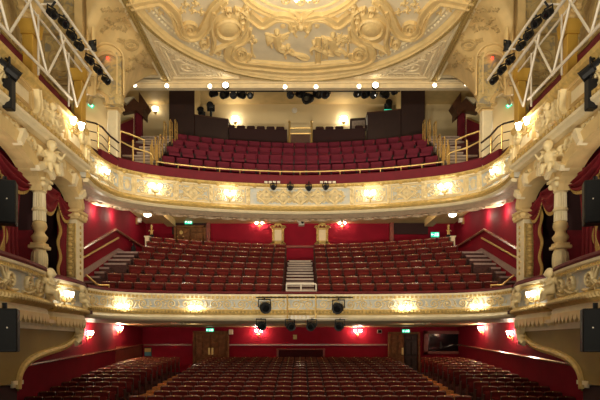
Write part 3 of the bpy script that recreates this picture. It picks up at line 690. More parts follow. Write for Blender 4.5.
    R.mb.build('scroll', ivory, t)
    t = thing('stage_pier', f'dark pier with pale capital carrying the olive wall on the {side}', 'pier', (-7.2,13.5,-2.55)); b = MB(); b.span((-7.5,12.6,-2.55),(-7.05,13.7,-.98)); b.build('shaft', darkint, t); b = MB(); b.span((-7.42,13.35,-.98),(-6.96,13.85,-.88)); b.span((-7.4,13.4,-1.05),(-7.0,13.78,-.98)); b.span((-7.4,13.4,-1.7),(-7.02,13.74,-1.62)); b.build('capital', creamw, t)
    # ---- upper box front
    UB = Path([(-7.0,9.0),(-7.0,12.0),(-7.0,15.0),(-7.0,17.75)], 4)
    if UB.at(4)[1].x < 0: UB.fl = -UB.fl
    t = thing('box_front', f'tall cream upper box front on the {side} with carved cherub and twin lamp', 'box front', (-7.0,14.0,5.6))
    b = MB(); b.span((-7.35,9,5.62),(-7.0,17.75,6.75)); b.build('backing_panel', creamw, t)
    b = MB(); b.sweep(UB, [(-.35,6.70),(.06,6.70),(.18,6.79),(.21,6.90),(.12,7.0),(-.35,7.01)]); b.build('top_moulding', gold, t)
    b = MB(); b.sweep(UB, [(-.1,5.58),(.12,5.58),(.16,5.64),(.24,5.68),(.26,5.75),(.14,5.78),(.14,5.88),(.2,5.92),(.08,5.96),(0,5.98)]); b.build('cornice', creamw, t)
    b = MB(); k = int(UB.L/.24)
    for i in range(k): b.box((-7.0+.19,9+.1+i*.24,5.84),(.10,.13,.11))
    b.build('dentil_moulding', gold, t)
    R = Relief(pathfn(UB, 5.98)); y = lambda D: D-9.0
    for a, c in ((12.9,14.35),(16.35,17.65)): R.ribbon([(y(a),.08),(y(c),.08),(y(c),.68),(y(a),.68),(y(a),.08)], .05, .06, STRAP, False); R.ribbon([(y(a)+.14,.18),(y(c)-.14,.18),(y(c)-.14,.58),(y(a)+.14,.58),(y(a)+.14,.18)], .03, .05, STRAP, False)
    R.mb.build('panel_moulding', cream, t)
    R = Relief(pathfn(UB, 5.98))
    for D, d in ((14.85,1),(15.95,-1),(13.0,-1),(12.1,1)):
        R.spiral(y(D), .38, .27, .04, 1.6, 0, .06, .13, du=d); leafspray(R, y(D)+.15*d, .4, .45, .2 if d > 0 else pi-.2, .07, .12, 5, 1.8); R.ribbon([(y(D)-.35*d,.1),(y(D)-.1*d,.02),(y(D)+.35*d,.16)], .05, .1)
    R.ribbon([(y(14.35),.0),(y(14.5),.3),(y(14.42),.72)], .09, .2, STRAP)
    R.mb.build('scroll_pattern', ivory, t)
    b = MB(); figure(b, (-6.93,15.25,5.95), .8, (1,-.3,0), True, .08, True); b.build('cherub_relief', ivory, t, remesh=.028)
    # scrolled end stepping down to the balcony front
    R = Relief(lambda u, v: (Vector((-6.96,u,v)), Vector((1,-.4,0)).normalized())); R.spiral(17.55, 6.62, .22, .05, 1.4, pi/2, .09, .14); R.ribbon([(17.75,6.84),(17.86,6.6),(17.78,6.2),(17.84,5.8),(17.75,5.6)], .12, .12, STRAP); R.mb.build('end_scroll', ivory, t)
    twin_lamp('front_lamp', f'twin tulip glass lamp on the tall upper box front on the {side}', (-6.88,16.55,6.42), (1,-.2,0), 'lamps on the boxes', sp=.2, up=.14, out=.2, sc=1.3)
    # crimson screen and gold posts above the rim
    t = thing('crimson_screen', f'crimson cloth screen behind the upper box rim on the {side}', 'screen', (-7.4,14.5,6.9))
    b = MB()
    def fs(u, v): return Vector((-7.55+.012*sin(u*60), 9+9.1*u, 6.85+1.0*v))
    b.grid(fs, 120, 2); b.build('cloth', redfab, t, smooth=True, solid=.04); b = MB(); b.span((-7.59,9,7.85),(-7.51,18.1,7.9)); b.build('top_rail', olive, t)
    for D, x, z1, lab in ((15.1,-7.40,8.8,f'square ochre post standing on the {side} upper box rim, beside the truss'),(18.15,-7.26,9.0,f'square ochre post at the far end of the {side} upper box')):
        t = thing('post', lab, 'post', (x,D,6.5 if D > 17 else 6.9)); w = .15 if D < 17 else .13
        b = MB(); b.span((x-w,D-.18,6.5 if D > 17 else 6.9),(x+w,D+.18,z1-.35)); b.build('shaft', ochre, t, bevel=.02)
        b = MB(); b.span((x-w-.03,D-.21,z1-.35),(x+w+.03,D+.21,z1-.28)); b.prism([(x-w-.02,D-.2,z1-.28),(x+w+.02,D-.2,z1-.28),(x+w+.12,D-.3,z1),(x-w-.12,D-.3,z1)], (0,.5,0)); b.build('capital', ochre, t)
        b = MB()
        if D < 17: b.prism([(x-w,D-.15,z1),(x+w,D-.15,z1),(x+w+.15,D-.15,z1+.8),(x-w-.2,D-.15,z1+.8)], (0,.3,0)); [b.ball((x+random.uniform(-.2,.2),D-.18,z1+.1+.09*k),(.1,.06,.07),6,4) for k in range(7)]
        else: b.span((x-w,D-.14,z1),(x+w,D+.14,11.9))
        b.build('bracket_block', tan, t)
    # transverse mural wall, its mouldings
    b = MB(); b.span((-8.95,18.45,6.4),(-7.32,18.7,13)); struct(b.build('wall_mural_'+side, muralm))
    R = Relief(lambda u, v: (Vector((u,18.45,v)), Vector((0,-1,0))))
    for a, c, d, e in ((-8.6,-7.75,7.6,8.6),(-8.6,-7.75,8.9,10.4)): R.ribbon([(a,d),(c,d),(c,e),(a,e),(a,d)], .05, .06, STRAP, False)
    R.ribbon([(-8.8,8.75),(-7.0,8.75)], .07, .1, STRAP, False); R.spiral(-8.2,9.6,.3,.05,1.6,0,.05,.06); leafspray(R,-8.2,9.2,.5,-1.5,.06,.05,5,2)
    R.mb.build('trim_mural_'+side, tanshade, kind='structure')
    R = Relief(lambda u, v: (Vector((-7.13+.0*u,18.3,v)) + Vector((u,0,0)), Vector((0,-1,0)))); 
    for dx in (-.16,.0,.16): R.ribbon([(.1+dx,13),(.1+dx,10.5),(.12+dx,9.4),(.1+dx,8.9)], .07, .14)
    R.mb.build('trim_transverse_rib_'+side, cream, kind='structure')
    # gallery side wall mouldings (big arch outlines)
    R = Relief(lambda u, v: (Vector((-8.9,u,v)), Vector((1,0,0))))
    for cy, r in ((15.2,2.2),(15.2,1.9),(11.2,1.6)): R.ribbon([(cy-r*cos(pi*k/16), 9.0+r*1.1*sin(pi*k/16)) for k in range(17)], .08, .08, STRAP, False)
    R.ribbon([(9,8.9),(18.4,8.9)], .07, .08, STRAP, False); R.mb.build('trim_gallery_'+side, tanshade, kind='structure')
for S, sd in ((1,'left'),(-1,'right')): build_side(sd)
S = 1
# ------------------------------------------------------------------ pendentives, niches and gallery columns
def bez(B, T, w, bulge=.35):
    p = B.lerp(T, w); return p + Vector((-.25,0,.55)).normalized()*bulge*sin(pi*w)
BPX = [(86,-8,17.9),(87,25,18.1),(89.5,44,18.4),(94,50,18.8),(99,47,19.0),(105,45.5,19.2),(112,48,19.4),(118,56,19.6),(120.5,70,19.8),(120.5,88,20.0),(120.5,105,20.15),(123.5,99,20.5),(127,93,20.9),(132,87,21.4),(137.5,82,21.9),(144,77.5,22.4),(151,75,22.8),(160,75,23.1),(166,78,23.25)]
TD = [17.3,17.6,17.9,18.2,18.5,18.8,19.1,19.4,19.8,20.2,20.5,20.8,21.2,21.6,22.0,22.4,22.8,23.1,23.28]
BP = [P(a, c, d) for a, c, d in BPX]; TP = [Vector((-5.75,d,11.19)) for d in TD]
def patch(t, w):
    t = max(0, min(.9999, t))*(len(BP)-1); i = int(t); f = t-i
    return bez(BP[i].lerp(BP[i+1], f), TP[i].lerp(TP[i+1], f), max(0, min(1, w)), .32)
def proj(p): return (300+F*p.x/p.y, HZ-F*p.z/p.y)
TAB = [(i/60, j/24) + proj(patch(i/60, j/24)) for i in range(61) for j in range(25)]
def inv(px, py):
    t, w, _, _ = min(TAB, key=lambda q: (q[2]-px)**2+(q[3]-py)**2)
    for _ in range(3):
        a = proj(patch(t, w)); b_ = proj(patch(t+.004, w)); c = proj(patch(t, w+.01))
        j = [[(b_[0]-a[0])/.004,(c[0]-a[0])/.01],[(b_[1]-a[1])/.004,(c[1]-a[1])/.01]]; det = j[0][0]*j[1][1]-j[0][1]*j[1][0]
        if abs(det) < 1e-3: break
        ex, ey = px-a[0], py-a[1]; t += max(-.03, min(.03, (j[1][1]*ex-j[0][1]*ey)/det)); w += max(-.08, min(.08, (-j[1][0]*ex+j[0][0]*ey)/det)); t = max(.001, min(.995, t)); w = max(.01, min(.99, w))
    return t, w
def pf(px, py):
    t, w = inv(px, py); p = patch(t, w); a = patch(t+.004, w)-p; c = patch(t, w+.02)-p; n = a.cross(c).normalized()
    if n.z > 0: n = -n
    return p, n
def upper_side(side):
    b = MB(); b.grid(lambda u, v: patch(u, v), 90, 14); struct(b.build('ceiling_pendentive_'+side, tan, smooth=True, solid=.06))
    R = Relief(pf); sc = 1.0
    # acanthus scratchwork, small in metres but laid out over the surface
    def acanthus(x, y, L, ang, d):
        c, q = cos(ang), sin(ang); S_ = [(x+L*t*c-d*1.3*sin(2*pi*t)*q, y+L*t*q+d*1.3*sin(2*pi*t)*c) for t in (0,.17,.33,.5,.67,.83,1)]
        R.ribbon(S_, .055, .09, taper=(1,.5))
        for k in range(1, 6):
            px_, py_ = S_[k]; e = 1 if k % 2 else -1; a = ang+e*1.0
            R.ribbon([(px_,py_),(px_+1.6*cos(a),py_+1.6*sin(a)),(px_+2.6*cos(a+e*.7),py_+2.6*sin(a+e*.7))], .06, .08, taper=(1,.35))
        R.spiral(S_[6][0], S_[6][1], 1.3, .3, 1.2, ang, .04, .08, du=d, boss=False)
    for q in ((101,8,10,.2,1),(114,10,10,-.2,-1),(104,18,9,.5,-1),(117,17,9,.3,1),(99,30,8,-.4,1),(111,29,10,-.3,-1),(122,30,8,-.6,1),(126,10,8,.9,-1),(118,38,7,.8,1),(136,33,7,1.0,-1),(127,58,9,.1,1),(139,62,8,.3,-1),(125,70,7,-.3,1),(142,50,7,1.1,1)): acanthus(*q)
    n = 22; R.ribbon([(130.5+6.5*cos(2*pi*k/n), 45+4.6*sin(2*pi*k/n)) for k in range(n+1)], .06, .09, ROUND, False)
    R.ribbon([(130.5+9*cos(2*pi*k/n), 45+6.5*sin(2*pi*k/n)) for k in range(n+1)], .03, .03, ROUND, False)
    for k in range(8): R.ribbon([(130.5, 45), (130.5+4.6*cos(2*pi*k/8), 45+3.2*sin(2*pi*k/8))], .05, .05, ROUND, False, (1,.5))
    for (x, y, r, d) in ((132,61,3,1),(140,66,2.6,-1),(125,65,2.6,1)): R.spiral(x, y, r, .7, 1.3, d, .03, .04, du=d, boss=False); R.ribbon([(x+r,y),(x+r+3,y+1.5),(x+r+6,y+.5)], .04, .05, taper=(1,.3))
    R.mb.build('trim_pendentive_'+side, tanshade, kind='structure')
    # arch mouldings: niche ring and the big rear arch
    nv = lambda u, v: (P(u, v, 19.2), Vector((.25,-1,-.1)).normalized())
    R = Relief(lambda u, v: (P(u, v, 18.75+(u-90)*.032), Vector((.3,-1,-.15)).normalized()))
    ring = lambda rx, top, bot: [(106-rx, bot)]+[(106-rx*cos(pi*k/14), 62-(62-top)*sin(pi*k/14)) for k in range(15)]+[(106+rx, bot)]
    R.ribbon(ring(14.5,48.5,96), .15, .22, STRAP); R.ribbon(ring(11.5,52.5,90), .06, .12)
    R.mb.build('trim_niche_'+side, cream, kind='structure')
    b = MB(); pl = [P(90,100,19.5)]+[P(106-15*cos(pi*k/12), 62-14*sin(pi*k/12), 19.5) for k in range(13)]+[P(121.5,104,19.5),P(107.5,104,19.5)]+[P(97.5+9.5*cos(pi*k/10), 103-9*sin(pi*k/10), 19.5) for k in range(11)]
    b.prism(pl, (0,.25,0)); struct(b.build('wall_niche_'+side, muralm))
    R = Relief(lambda u, v: (P(u, v, 19.5), Vector((0,-1,0))))
    R.ribbon([(97.5-10.5*cos(pi*k/12), 103-10.5*sin(pi*k/12)) for k in range(13)], .07, .09, STRAP); R.spiral(92,84,.8*4,.6,1.4,0,.05,.07); R.spiral(101,80,4,.6,1.4,2,.05,.07,du=-1); 
    for a in (-1.2,-.6,0,.6): R.ribbon([(96,90),(96+5*sin(a),84),(96+9*sin(a),76)], .05, .06, taper=(1,.3))
    R.mb.build('trim_niche_relief_'+side, tan, kind='structure')
    t = thing('warning_lamp', f'tiny red lamp inside the arched niche on the {side}', 'lamp', P(107.5,58,19.3)); b = MB(); b.ball(P(107.5,58,19.42), .045); b.build('bulb', redled, t)
    # passage wall behind
    b = MB(); b.span((-8.7,21.6,6.2),(-7.35,21.75,10.4)); struct(b.build('wall_passage_'+side, cw))
    # column of the gallery
    cx, cy = xof(114,20.3), 20.3
    t = thing('column', f'square cream column with moulded capital at the {side} end of the upper circle', 'column', (cx,cy,6.4))
    b = MB(); b.span((cx-.19,cy-.19,6.4),(cx+.19,cy+.19,8.66)); b.build('shaft', creamw, t, bevel=.04)
    b = MB(); b.span((cx-.22,cy-.22,8.58),(cx+.22,cy+.22,8.64)); b.span((cx-.25,cy-.25,8.66),(cx+.25,cy+.25,8.74)); b.span((cx-.31,cy-.31,8.74),(cx+.31,cy+.31,8.84)); b.build('capital', cream, t, bevel=.02)
    R = Relief(lambda u, v: (Vector((cx+u,cy-.12,v)), Vector((0,-1,0))), MB())
    for dx in (-.16,0,.16): R.ribbon([(dx,8.84),(dx*1.05,9.3),(dx*1.2,9.9),(dx*1.4-.05,10.3)], .08, .1)
    R.mb.span((cx-.2,cy-.12,8.84),(cx+.2,cy+.2,10.2)); R.mb.build('ribbed_springer', cream, t)
    # passage handrail
    t = thing('handrail', f'dark handrail with balusters behind the {side} end of the upper balcony front', 'handrail', P(98,150,19.9))
    L = [P(86,121,19.2),P(96,123.5,19.6),(P(102,127,19.9)),P(110,136,20.0),P(119,143,20.0)]
    b = MB(); b.tube(L, .035, 6); b.build('rail', darkwd, t)
    for dz in (-.32,-.62): b = MB(); b.tube([q+Vector((0,0,dz)) for q in L], .018, 5); b.build('lower_rail', darkwd, t)
    for q in (P(98,124,19.7), P(109,134.5,20.0)): b = MB(); b.tube([q, Vector((q.x,q.y,6.5))], .03, 6); b.build('baluster', brass, t)
    # ---- side stairs of the upper circle
    t = thing('side_stairs', f'flight of grey steps with pale nosings at the {side} end of the upper circle rows', 'stairs', (-6.6,22.5,6.0))
    for k in range(11):
        y0, z0 = 21.35+.37*k, 7.0+.25*k; b = MB(); b.m = 0; b.span((-7.25,y0,z0-.3),(-5.78-.0*k,y0+.45,z0)); b.m = 1; b.span((-7.25,y0-.01,z0-.05),(-5.78,y0+.12,z0+.012)); b.build('step', [stonest, nosing], t)
    b = MB(); b.span((-7.5,25.65,9.0),(-6.3,27.5,9.5)); b.build('landing', stonest, t)
    t = thing('stair_parapet', f'crimson stair parapet with brass handrail beside the {side} upper stairs', 'parapet', (-7.7,24.6,6.6))
    a, c = P(121,131,21.6), P(145,118,25.6); b = MB(); b.prism([(-7.75,a.y,6.6),(-7.75,c.y,8.6),(-7.75,c.y,c.z),(-7.75,a.y,a.z)], (.1,0,0)); b.build('panel', redfab, t)
    b = MB(); b.tube([(-7.7,a.y,a.z+.03),(-7.7,c.y,c.z+.03)], .05, 6); b.build('handrail', brass, t)
    # brass barriers: row of looped posts stepping up beside the seats
    for k in range(6):
        px, py, D = ((161,136,22.3),(156.5,138,22.0),(171,121,23.6),(165,122.5,23.3),(176,121,24.1),(152,146,21.8))[k]; q = P(px, py, D); h = .95
        t = thing('stair_barrier', f'looped brass stair barrier beside the {side} upper seats, {ORD[k+1]} along', 'barrier', (q.x,q.y,q.z-h), 'brass stair barriers')
        b = MB(); b.tube([(q.x,q.y-.2,q.z-h),(q.x,q.y-.2,q.z-.06),(q.x,q.y-.14,q.z),(q.x,q.y+.14,q.z),(q.x,q.y+.2,q.z-.06),(q.x,q.y+.2,q.z-h)], .03, 6); b.build('hoop', brass, t)
        b = MB()
        for j in range(1): b.tube([(q.x,q.y-.2,q.z-.4),(q.x,q.y+.2,q.z-.4)], .018, 5)
        b.build('cross_bar', brass, t)
    t = thing('brass_balustrade', f'brass balustrade along the front of the {side} upper stairs', 'balustrade', (-6.7,21.0,6.5))
    L = [P(120,131,20.6),P(132,135,20.9),P(144,140,21.2)]; L2 = [P(120,141,20.6),P(134,148,20.9),P(150,153,21.1),P(153,159,21.2)]
    b = MB(); b.tube(L, .035, 6); b.build('top_rail', brass, t); b = MB(); b.tube(crom(L2, 4), .03, 6); b.build('lower_rail', brass, t)
    for q in [P(120,131,20.6), P(144,140,21.2), P(133,140,20.9), P(152,140,21.5), P(156.5,145,21.6)]: b = MB(); b.tube([q, Vector((q.x,q.y,6.45))], .035, 6); b.build('baluster', brass, t)
    # brown stair bulkhead and cream box behind
    t = thing('stair_bulkhead', f'brown angular underside of a stair flight above the {side} upper exit', 'bulkhead', P(133,112,25.2))
    b = MB(); b.prism([P(121,100,25.0),P(126,106,25.0),P(134,98,25.0),P(143,107,25.0),P(143,116,25.0),P(136,110,25.0),P(122,113,25.0)], (0,.8,0)); b.prism([P(139,92,25.4),P(148,105,25.4),P(143,113,25.4),P(138.5,106,25.4)], (0,.6,0)); b.build('soffit', brown, t)
    b = MB(); b.prism([P(121,98,25.05),P(134,96.5,25.05),P(126,103.5,25.05)], (0,.6,0)); b.build('edge', creamw, t)
    b = MB(); b.span((xof(120,25.3),25.3,6.6),(xof(135.5,25.3),25.6,zof(111,25.3))); struct(b.build('wall_lobby_'+side, cw))
    b = MB(); b.span((xof(135.5,25.5),25.3,6.6),(xof(143,25.5),25.5,zof(112,25.5))); struct(b.build('wall_lobby_red_'+side, redfab))
    # exit signs of this corner
    for (px, py, D, rz, lab) in ((91,105.5,21.5,.0,f'small green exit sign tilted under the niche arch on the {side}'),(122,126,25.2,0,f'green exit sign low beside the {side} upper column')):
        q = P(px, py, D); t = thing('exit_sign', lab, 'sign', q, 'green exit signs'); b = MB(); w, h = (.30,.16) if D > 23 else (.22,.14); b.box(q, (w,.05,h), 0, 0, .6 if D < 23 else 0); b.build('sign_box', exitm, t)
        exit_marks(q, w, h, .03, t, .6 if D < 23 else 0)
def exit_marks(q, w, h, dy, t, ry=0):
    """running figure, arrow and door in white"""
    R = Matrix.Rotation(ry, 3, 'Y'); b = MB(); q = Vector(q)
    def bar(x, z, a, c, r=0): b.box(q+R @ Vector((x*w, -dy-.004, z*h)), (a*w, .008, c*h), 0, 0, ry+r)
    bar(.3,0,.2,.6); bar(-.3,0,.24,.10); bar(-.4,.09,.13,.1,.7); bar(-.4,-.09,.13,.1,-.7); bar(0,.05,.06,.3,.3); bar(.05,-.2,.05,.26,-.6); bar(-.05,-.2,.05,.26,.6); bar(.03,.28,.06,.12)
    b.build('pictogram', exitw, t)
for S, sd in ((1,'left'),(-1,'right')): upper_side(sd)
S = 1
# ------------------------------------------------------------------ upper circle rear: booths, barrier, gate
def booth(lab, pts, D, dep, nm='lighting_booth'):
    q = P(*pts[0], D); t = thing(nm, lab, 'booth', (q.x, D, 8.5)); b = MB(); b.prism([P(a, c, D) for a, c in pts], (0,dep,0)); b.build('front_panel', booth_m, t, bevel=.02); return t
booth_m = booth_mat = MATS['booth_paint']
t = booth('tall dark brown booth reaching the rear ceiling, left of the gallery seats', [(169,145),(194.5,145),(194.5,90),(169,90)], 26.0, 1.2); b = MB(); b.span((xof(194.6,26.0),26.0,8.6),(xof(199.5,26.0),26.3,zof(90,26.0))); b.build('post', tan, t)
t = booth('low dark lighting desk with sloped top, left of the gallery seats', [(194.5,143),(228,143),(228,119.5),(194.5,115)], 25.95, .6, 'lighting_desk'); b = MB(); b.prism([P(194.5,115,25.9),P(228.5,119.5,25.9),P(228.5,118.6,25.9),P(194.5,114.2,25.9)], (0,.7,0)); b.build('top', brown, t)
t = booth('tall dark brown booth reaching the rear ceiling, right of the gallery seats', [(401,145),(425,145),(425,89),(401,89)], 26.0, 1.2); b = MB(); b.span((xof(396.5,26.0),26.0,8.6),(xof(400.9,26.0),26.3,zof(90,26.0))); b.build('post', tan, t)
t = booth('broad dark control desk with sloped top, right of the gallery seats', [(367.5,143),(401,143),(401,109.5),(367.5,113)], 25.95, .6, 'lighting_desk'); b = MB(); b.prism([P(367,113,25.9),P(401,109.5,25.9),P(401,108.6,25.9),P(367,112,25.9)], (0,.7,0)); b.build('top', brown, t)
def followspot(px, py, D, lab, h, tilt):
    q = P(px, py, D); t = thing('followspot', lab, 'spotlight', (q.x,D,q.z-h*.6)); b = MB(); R = Vector((0,-cos(tilt),-sin(tilt)*.5)).normalized()
    b.lathe([(.05,-.35),(.14,-.33),(.16,.1),(.13,.12),(.13,.3),(.16,.32),(.1,.34)], q, 10, R); b.build('body', black, t); b = MB(); b.box(q-Vector((0,0,h*.35)), (.1,.1,h*.5)); b.box(q-Vector((0,0,.05)), (.36,.06,.3)); b.build('yoke', black, t); return t
followspot(211,107,26.2,'upright black spotlight standing on the low dark desk, left side', .8, .2); b = MB()
followspot(201.5,114,26.1,'small black spotlight beside the tall left booth', .35, -.6)
t = followspot(388,106,26.3,'hunched black spotlight with a green light on the dark control desk, right side', .5, -.4); b = MB(); b.box(P(388,110.2,25.98), (.36,.05,.06)); b.build('status_light', exitm, t)
for sg, lab in ((-1,'left'),(1,'right')):
    S = 1; x0, x1 = sg*.62, sg*(3.38 if sg < 0 else 3.1); t = thing('gallery_barrier', f'dark wooden barrier behind the gallery seats, {lab} of the centre gate', 'barrier', ((x0+x1)/2,26.35,8.6))
    b = MB(); n = 12
    for k in range(n):
        xa, xb = x0+(x1-x0)*k/n, x0+(x1-x0)*(k+1)/n; ya, yb = 26.45-.02*xa*xa, 26.45-.02*xb*xb
        b.prism([(xa,ya,8.6),(xb,yb,8.6),(xb,yb,10.36),(xa,ya,10.36)], (0,.15,0))
    b.build('panelling', darkint, t)
    for k in range(10):
        x = sg*(.95+.47*k)
        if sg > 0 and 2.05 < x < 2.6 or abs(x) > 3.4: continue
        t2 = thing('standing_rest', f'dark padded back rest on the gallery barrier, {ORD[k+1]} {lab} of the centre gate', 'back rest', (x,26.5-.02*x*x,10.36), 'padded rests on the gallery barrier'); b = MB(); b.box((x,26.53-.02*x*x,10.44),(.40,.12,.17)); b.build('pad', darkint, t2, bevel=.05)
t = thing('gate', 'brass centre gate with two posts at the back of the gallery', 'gate', (0,25.9,8.9))
for px in (289.5, 311.5): b = MB(); q = P(px,122,26.0); b.tube([(q.x,q.y,UFL[3]),(q.x,q.y,q.z)], .05, 6); b.ball(q, .07); b.build('gate_post', brass, t)
for py in (128, 133.5): b = MB(); b.tube([P(289.5,py,26.0),P(311.5,py,26.0)], .03, 6); b.build('cross_bar', brass, t)
b = MB(); b.prism([P(291,145,26.1),P(310,145,26.1),P(310,134.5,26.1),P(291,134.5,26.1)], (0,.08,0)); b.build('lower_panel', brown, t)
t = thing('wall_panel_box', 'framed dark board on the rear cream wall beside the right dark desk', 'board', P(357,123,27.5)); b = MB(); b.prism([P(350,130,27.4),P(367,130,27.4),P(367,117.5,27.4),P(350,118.5,27.4)], (0,.15,0)); b.build('frame', darkwd, t); b = MB(); b.prism([P(352,129,27.38),P(365,129,27.38),P(365,120,27.38),P(352,121,27.38)], (0,.04,0)); b.build('board_face', MATS['grey_step'], t)
t = thing('smoke_detector', 'small round pale detector on the rear cream wall above the centre gate', 'detector', P(294.5,110.5,27.55)); b = MB(); b.lathe([(.14,0),(.14,.05),(.08,.1)], P(294.5,110.5,27.58), 12, (0,-1,0)); b.build('housing', whitep, t)
# ------------------------------------------------------------------ dome plasterwork
DR = 5.3
def dz(x, y):
    r = min(1.05, sqrt(x*x+(y-CY)**2)/DR); return CZ+.08+.55*(1-r*r)
def dpt(px, py):
    z = CZ+.2
    for _ in range(12): D = F*z/(HZ-py); x = (px-300)*D/F; z = dz(x, D)
    return Vector((x, D, z))
def dn(p): return Vector((-2*.55*p.x/DR**2, -2*.55*(p.y-CY)/DR**2, -1)).normalized()
def df(px, py): p = dpt(px, py); return p, dn(p)
def dw(u, v): p = Vector((u, v, dz(u, v))); return p, dn(p)
dome = thing('ceiling_dome', 'round shallow ceiling dome with cream strapwork, cartouches and angels inside a gold ring', 'dome', (0,CY,CZ))
b = MB(); b.grid(lambda u, v: (lambda r, a: Vector((r*cos(a), CY+r*sin(a), dz(r*cos(a), CY+r*sin(a)))))(DR*max(.001, u), 2*pi*v), 20, 96); b.build('shell', greyc, dome, smooth=True)
ringp = Path([(5.62*cos(2*pi*k/120), CY+5.62*sin(2*pi*k/120)) for k in range(121)], 1)
if ringp.at(1)[1].dot(ringp.at(1)[0]-Vector((0,CY,0))) > 0: ringp.fl = -1
b = MB(); b.sweep(ringp, [(-.07,CZ),(-.05,CZ-.08),(-.01,CZ-.05),(.02,CZ-.09),(.06,CZ-.06),(.09,CZ+.1),(-.07,CZ+.1)], step=.2, ends=False); b.build('outer_rib', oldgold, dome)
b = MB(); b.sweep(ringp, [(.05,CZ+.02),(.08,CZ-.10),(.13,CZ-.11),(.18,CZ-.03),(.2,CZ-.06),(.25,CZ-.03),(.33,CZ+.14),(.05,CZ+.14)], step=.2, ends=False); b.build('cream_ring', cream, dome)
R = Relief(dw)
for k in range(170):
    a = 2*pi*k/170
    if sin(a) > -.35: R.blob(5.12*cos(a), CY+5.12*sin(a), .06, .06, .06, n=5, m=2); 
nn = 100; R.ribbon([(4.98*cos(2*pi*k/nn), CY+4.98*sin(2*pi*k/nn)) for k in range(nn+1)], .05, .05, ROUND, False); R.mb.build('bead_ring', creamw, dome)
R = Relief(dw); R.ribbon([(2.05*cos(2*pi*k/60), CY+.05+2.05*sin(2*pi*k/60)) for k in range(61)], .12, .14, STRAP, False); R.ribbon([(1.7*cos(2*pi*k/60), CY+.05+1.7*sin(2*pi*k/60)) for k in range(61)], .05, .06, ROUND, False)
for k in range(16): R.spiral(1.35*cos(2*pi*k/16), CY+1.35*sin(2*pi*k/16), .2, .04, 1.3, k, .03, .05)
R.mb.build('inner_ring', cream, dome)
def M(pts): return [(600-x, y) for x, y in pts]
for mir in (0, 1):
    m_ = M if mir else (lambda q: q); sx = -1 if mir else 1
    X = (lambda x: 600-x) if mir else (lambda x: x)
    R = Relief(df)
    # broad strapwork
    R.ribbon(m_([(128,4),(140,2),(150,0),(160,-1),(168,5),(175,14),(178,24),(182,32),(190,35.5),(199,33),(205,26),(210,15),(215,6),(224,-2)]), .19, .16, STRAP)
    R.ribbon(m_([(170,10),(176,20),(181,33),(189,38),(200,36.5),(208,31)]), .06, .12)
    R.spiral(X(190), 27.5, 8.5, 1.2, 1.6, pi/2 if not mir else pi/2, .13, .16, du=sx, dv=.85, prof=STRAP)
    R.ribbon(m_([(248,12),(254,17),(262,23),(267,20.5),(274,16.5),(284,15.5),(291,18),(296,25)]), .20, .16, STRAP)
    R.spiral(X(292), 27, 3.6, .8, 1.3, -1, .1, .14, du=sx)
    R.ribbon(m_([(247,27),(246,34),(240,40),(232,43.5),(229,49),(229,56),(236,61),(247,63.5),(262,65),(280,67),(300,68)]), .20, .16, STRAP)
    R.spiral(X(241), 53, 8.5, 1.2, 1.6, 0, .12, .15, du=sx, dv=.85, prof=STRAP)
    R.ribbon(m_([(236,60),(255,60.5),(275,62),(300,64)]), .06, .12)
    R.mb.build('strapwork', cream, dome)
    R = Relief(df)
    # cartouche shield, oval boss and its curls
    R.blob(X(229), 28, 17, 17, .10, n=20); R.ribbon(m_([(214,10),(211,20),(212,32),(214,42),(213,50),(219,47),(226,44),(234,41),(242,34),(247,24),(247,14),(241,8)]), .1, .16)
    n = 22; R.ribbon([(X(228.5+12*cos(2*pi*k/n)), 27+9.3*sin(2*pi*k/n)) for k in range(n+1)], .07, .17, ROUND, False)
    R.blob(X(228.5), 27, 11, 8.5, .2, n=20, m=4)
    for x, y, r, d in ((229,10,4,1),(238,9,3.5,-1),(243,17,3.5,1),(223,6,3.2,-1),(247,6,3,1)): R.spiral(X(x), y, r, .7, 1.4, d, .06, .16, du=d*sx)
    R.spiral(X(204), 43, 4.5, .8, 1.5, 0, .08, .14, du=sx); R.spiral(X(217), 51, 3.2, .7, 1.4, 2, .07, .13, du=-sx); R.ribbon(m_([(208,36),(208,44),(202,48)]), .07, .12); R.ribbon(m_([(213,36),(213,46),(211,53)]), .08, .14)
    R.mb.build('cartouche', cream, dome)
    R = Relief(df)
    # loose foliage and figures in low relief on the grey grounds
    for x, y in ((186,4),(193,10),(182,10),(196,3),(202,12),(160,12),(150,8)):
        for a in (.2, 1.5, 2.9, 4.2): R.ribbon([(X(x), y), (X(x+2.5*cos(a)), y+2.2*sin(a)), (X(x+4.5*cos(a+.5)), y+4*sin(a+.5))], .06, .06, taper=(1,.4))
        R.blob(X(x), y, 1.6, 1.4, .1)
    for x, y in ((252,37),(255,41),(249,41),(283,26)): R.blob(X(x), y, 3, 2.5, .06); R.blob(X(x+1), y-1, 1.5, 1.3, .1)
    R.ribbon(m_([(252,43),(252,52),(255,57)]), .05, .06)
    R.mb.build('foliage', cream, dome)
    R = Relief(df)
    # winged angel
    ax, ay = (272, 38) if not mir else (328, 41)
    x0 = ax
    for q, w, h in (([(x0+4,ay-4),(x0+5,ay+3),(x0+7,ay+10),(x0+12,ay+13)], .2, .16),([(x0+5,ay),(x0+10,ay+2),(x0+13,ay-1)], .09, .12),([(x0+7,ay+8),(x0+13,ay+9),(x0+18,ay+13)], .12, .14),([(x0+2,ay),(x0-2,ay+4),(x0,ay+9)], .09, .12)): R.ribbon(q, w, h, taper=(1,.6))
    for k in range(4): R.ribbon([(x0+2,ay-1),(x0-4,ay-4+2*k),(x0-7+k,ay-5+4*k)], .12, .1, taper=(1,.4))
    for k in range(3): R.ribbon([(x0+8,ay-1),(x0+14,ay-4+2*k),(x0+18-k,ay-6+3*k)], .1, .08, taper=(1,.4))
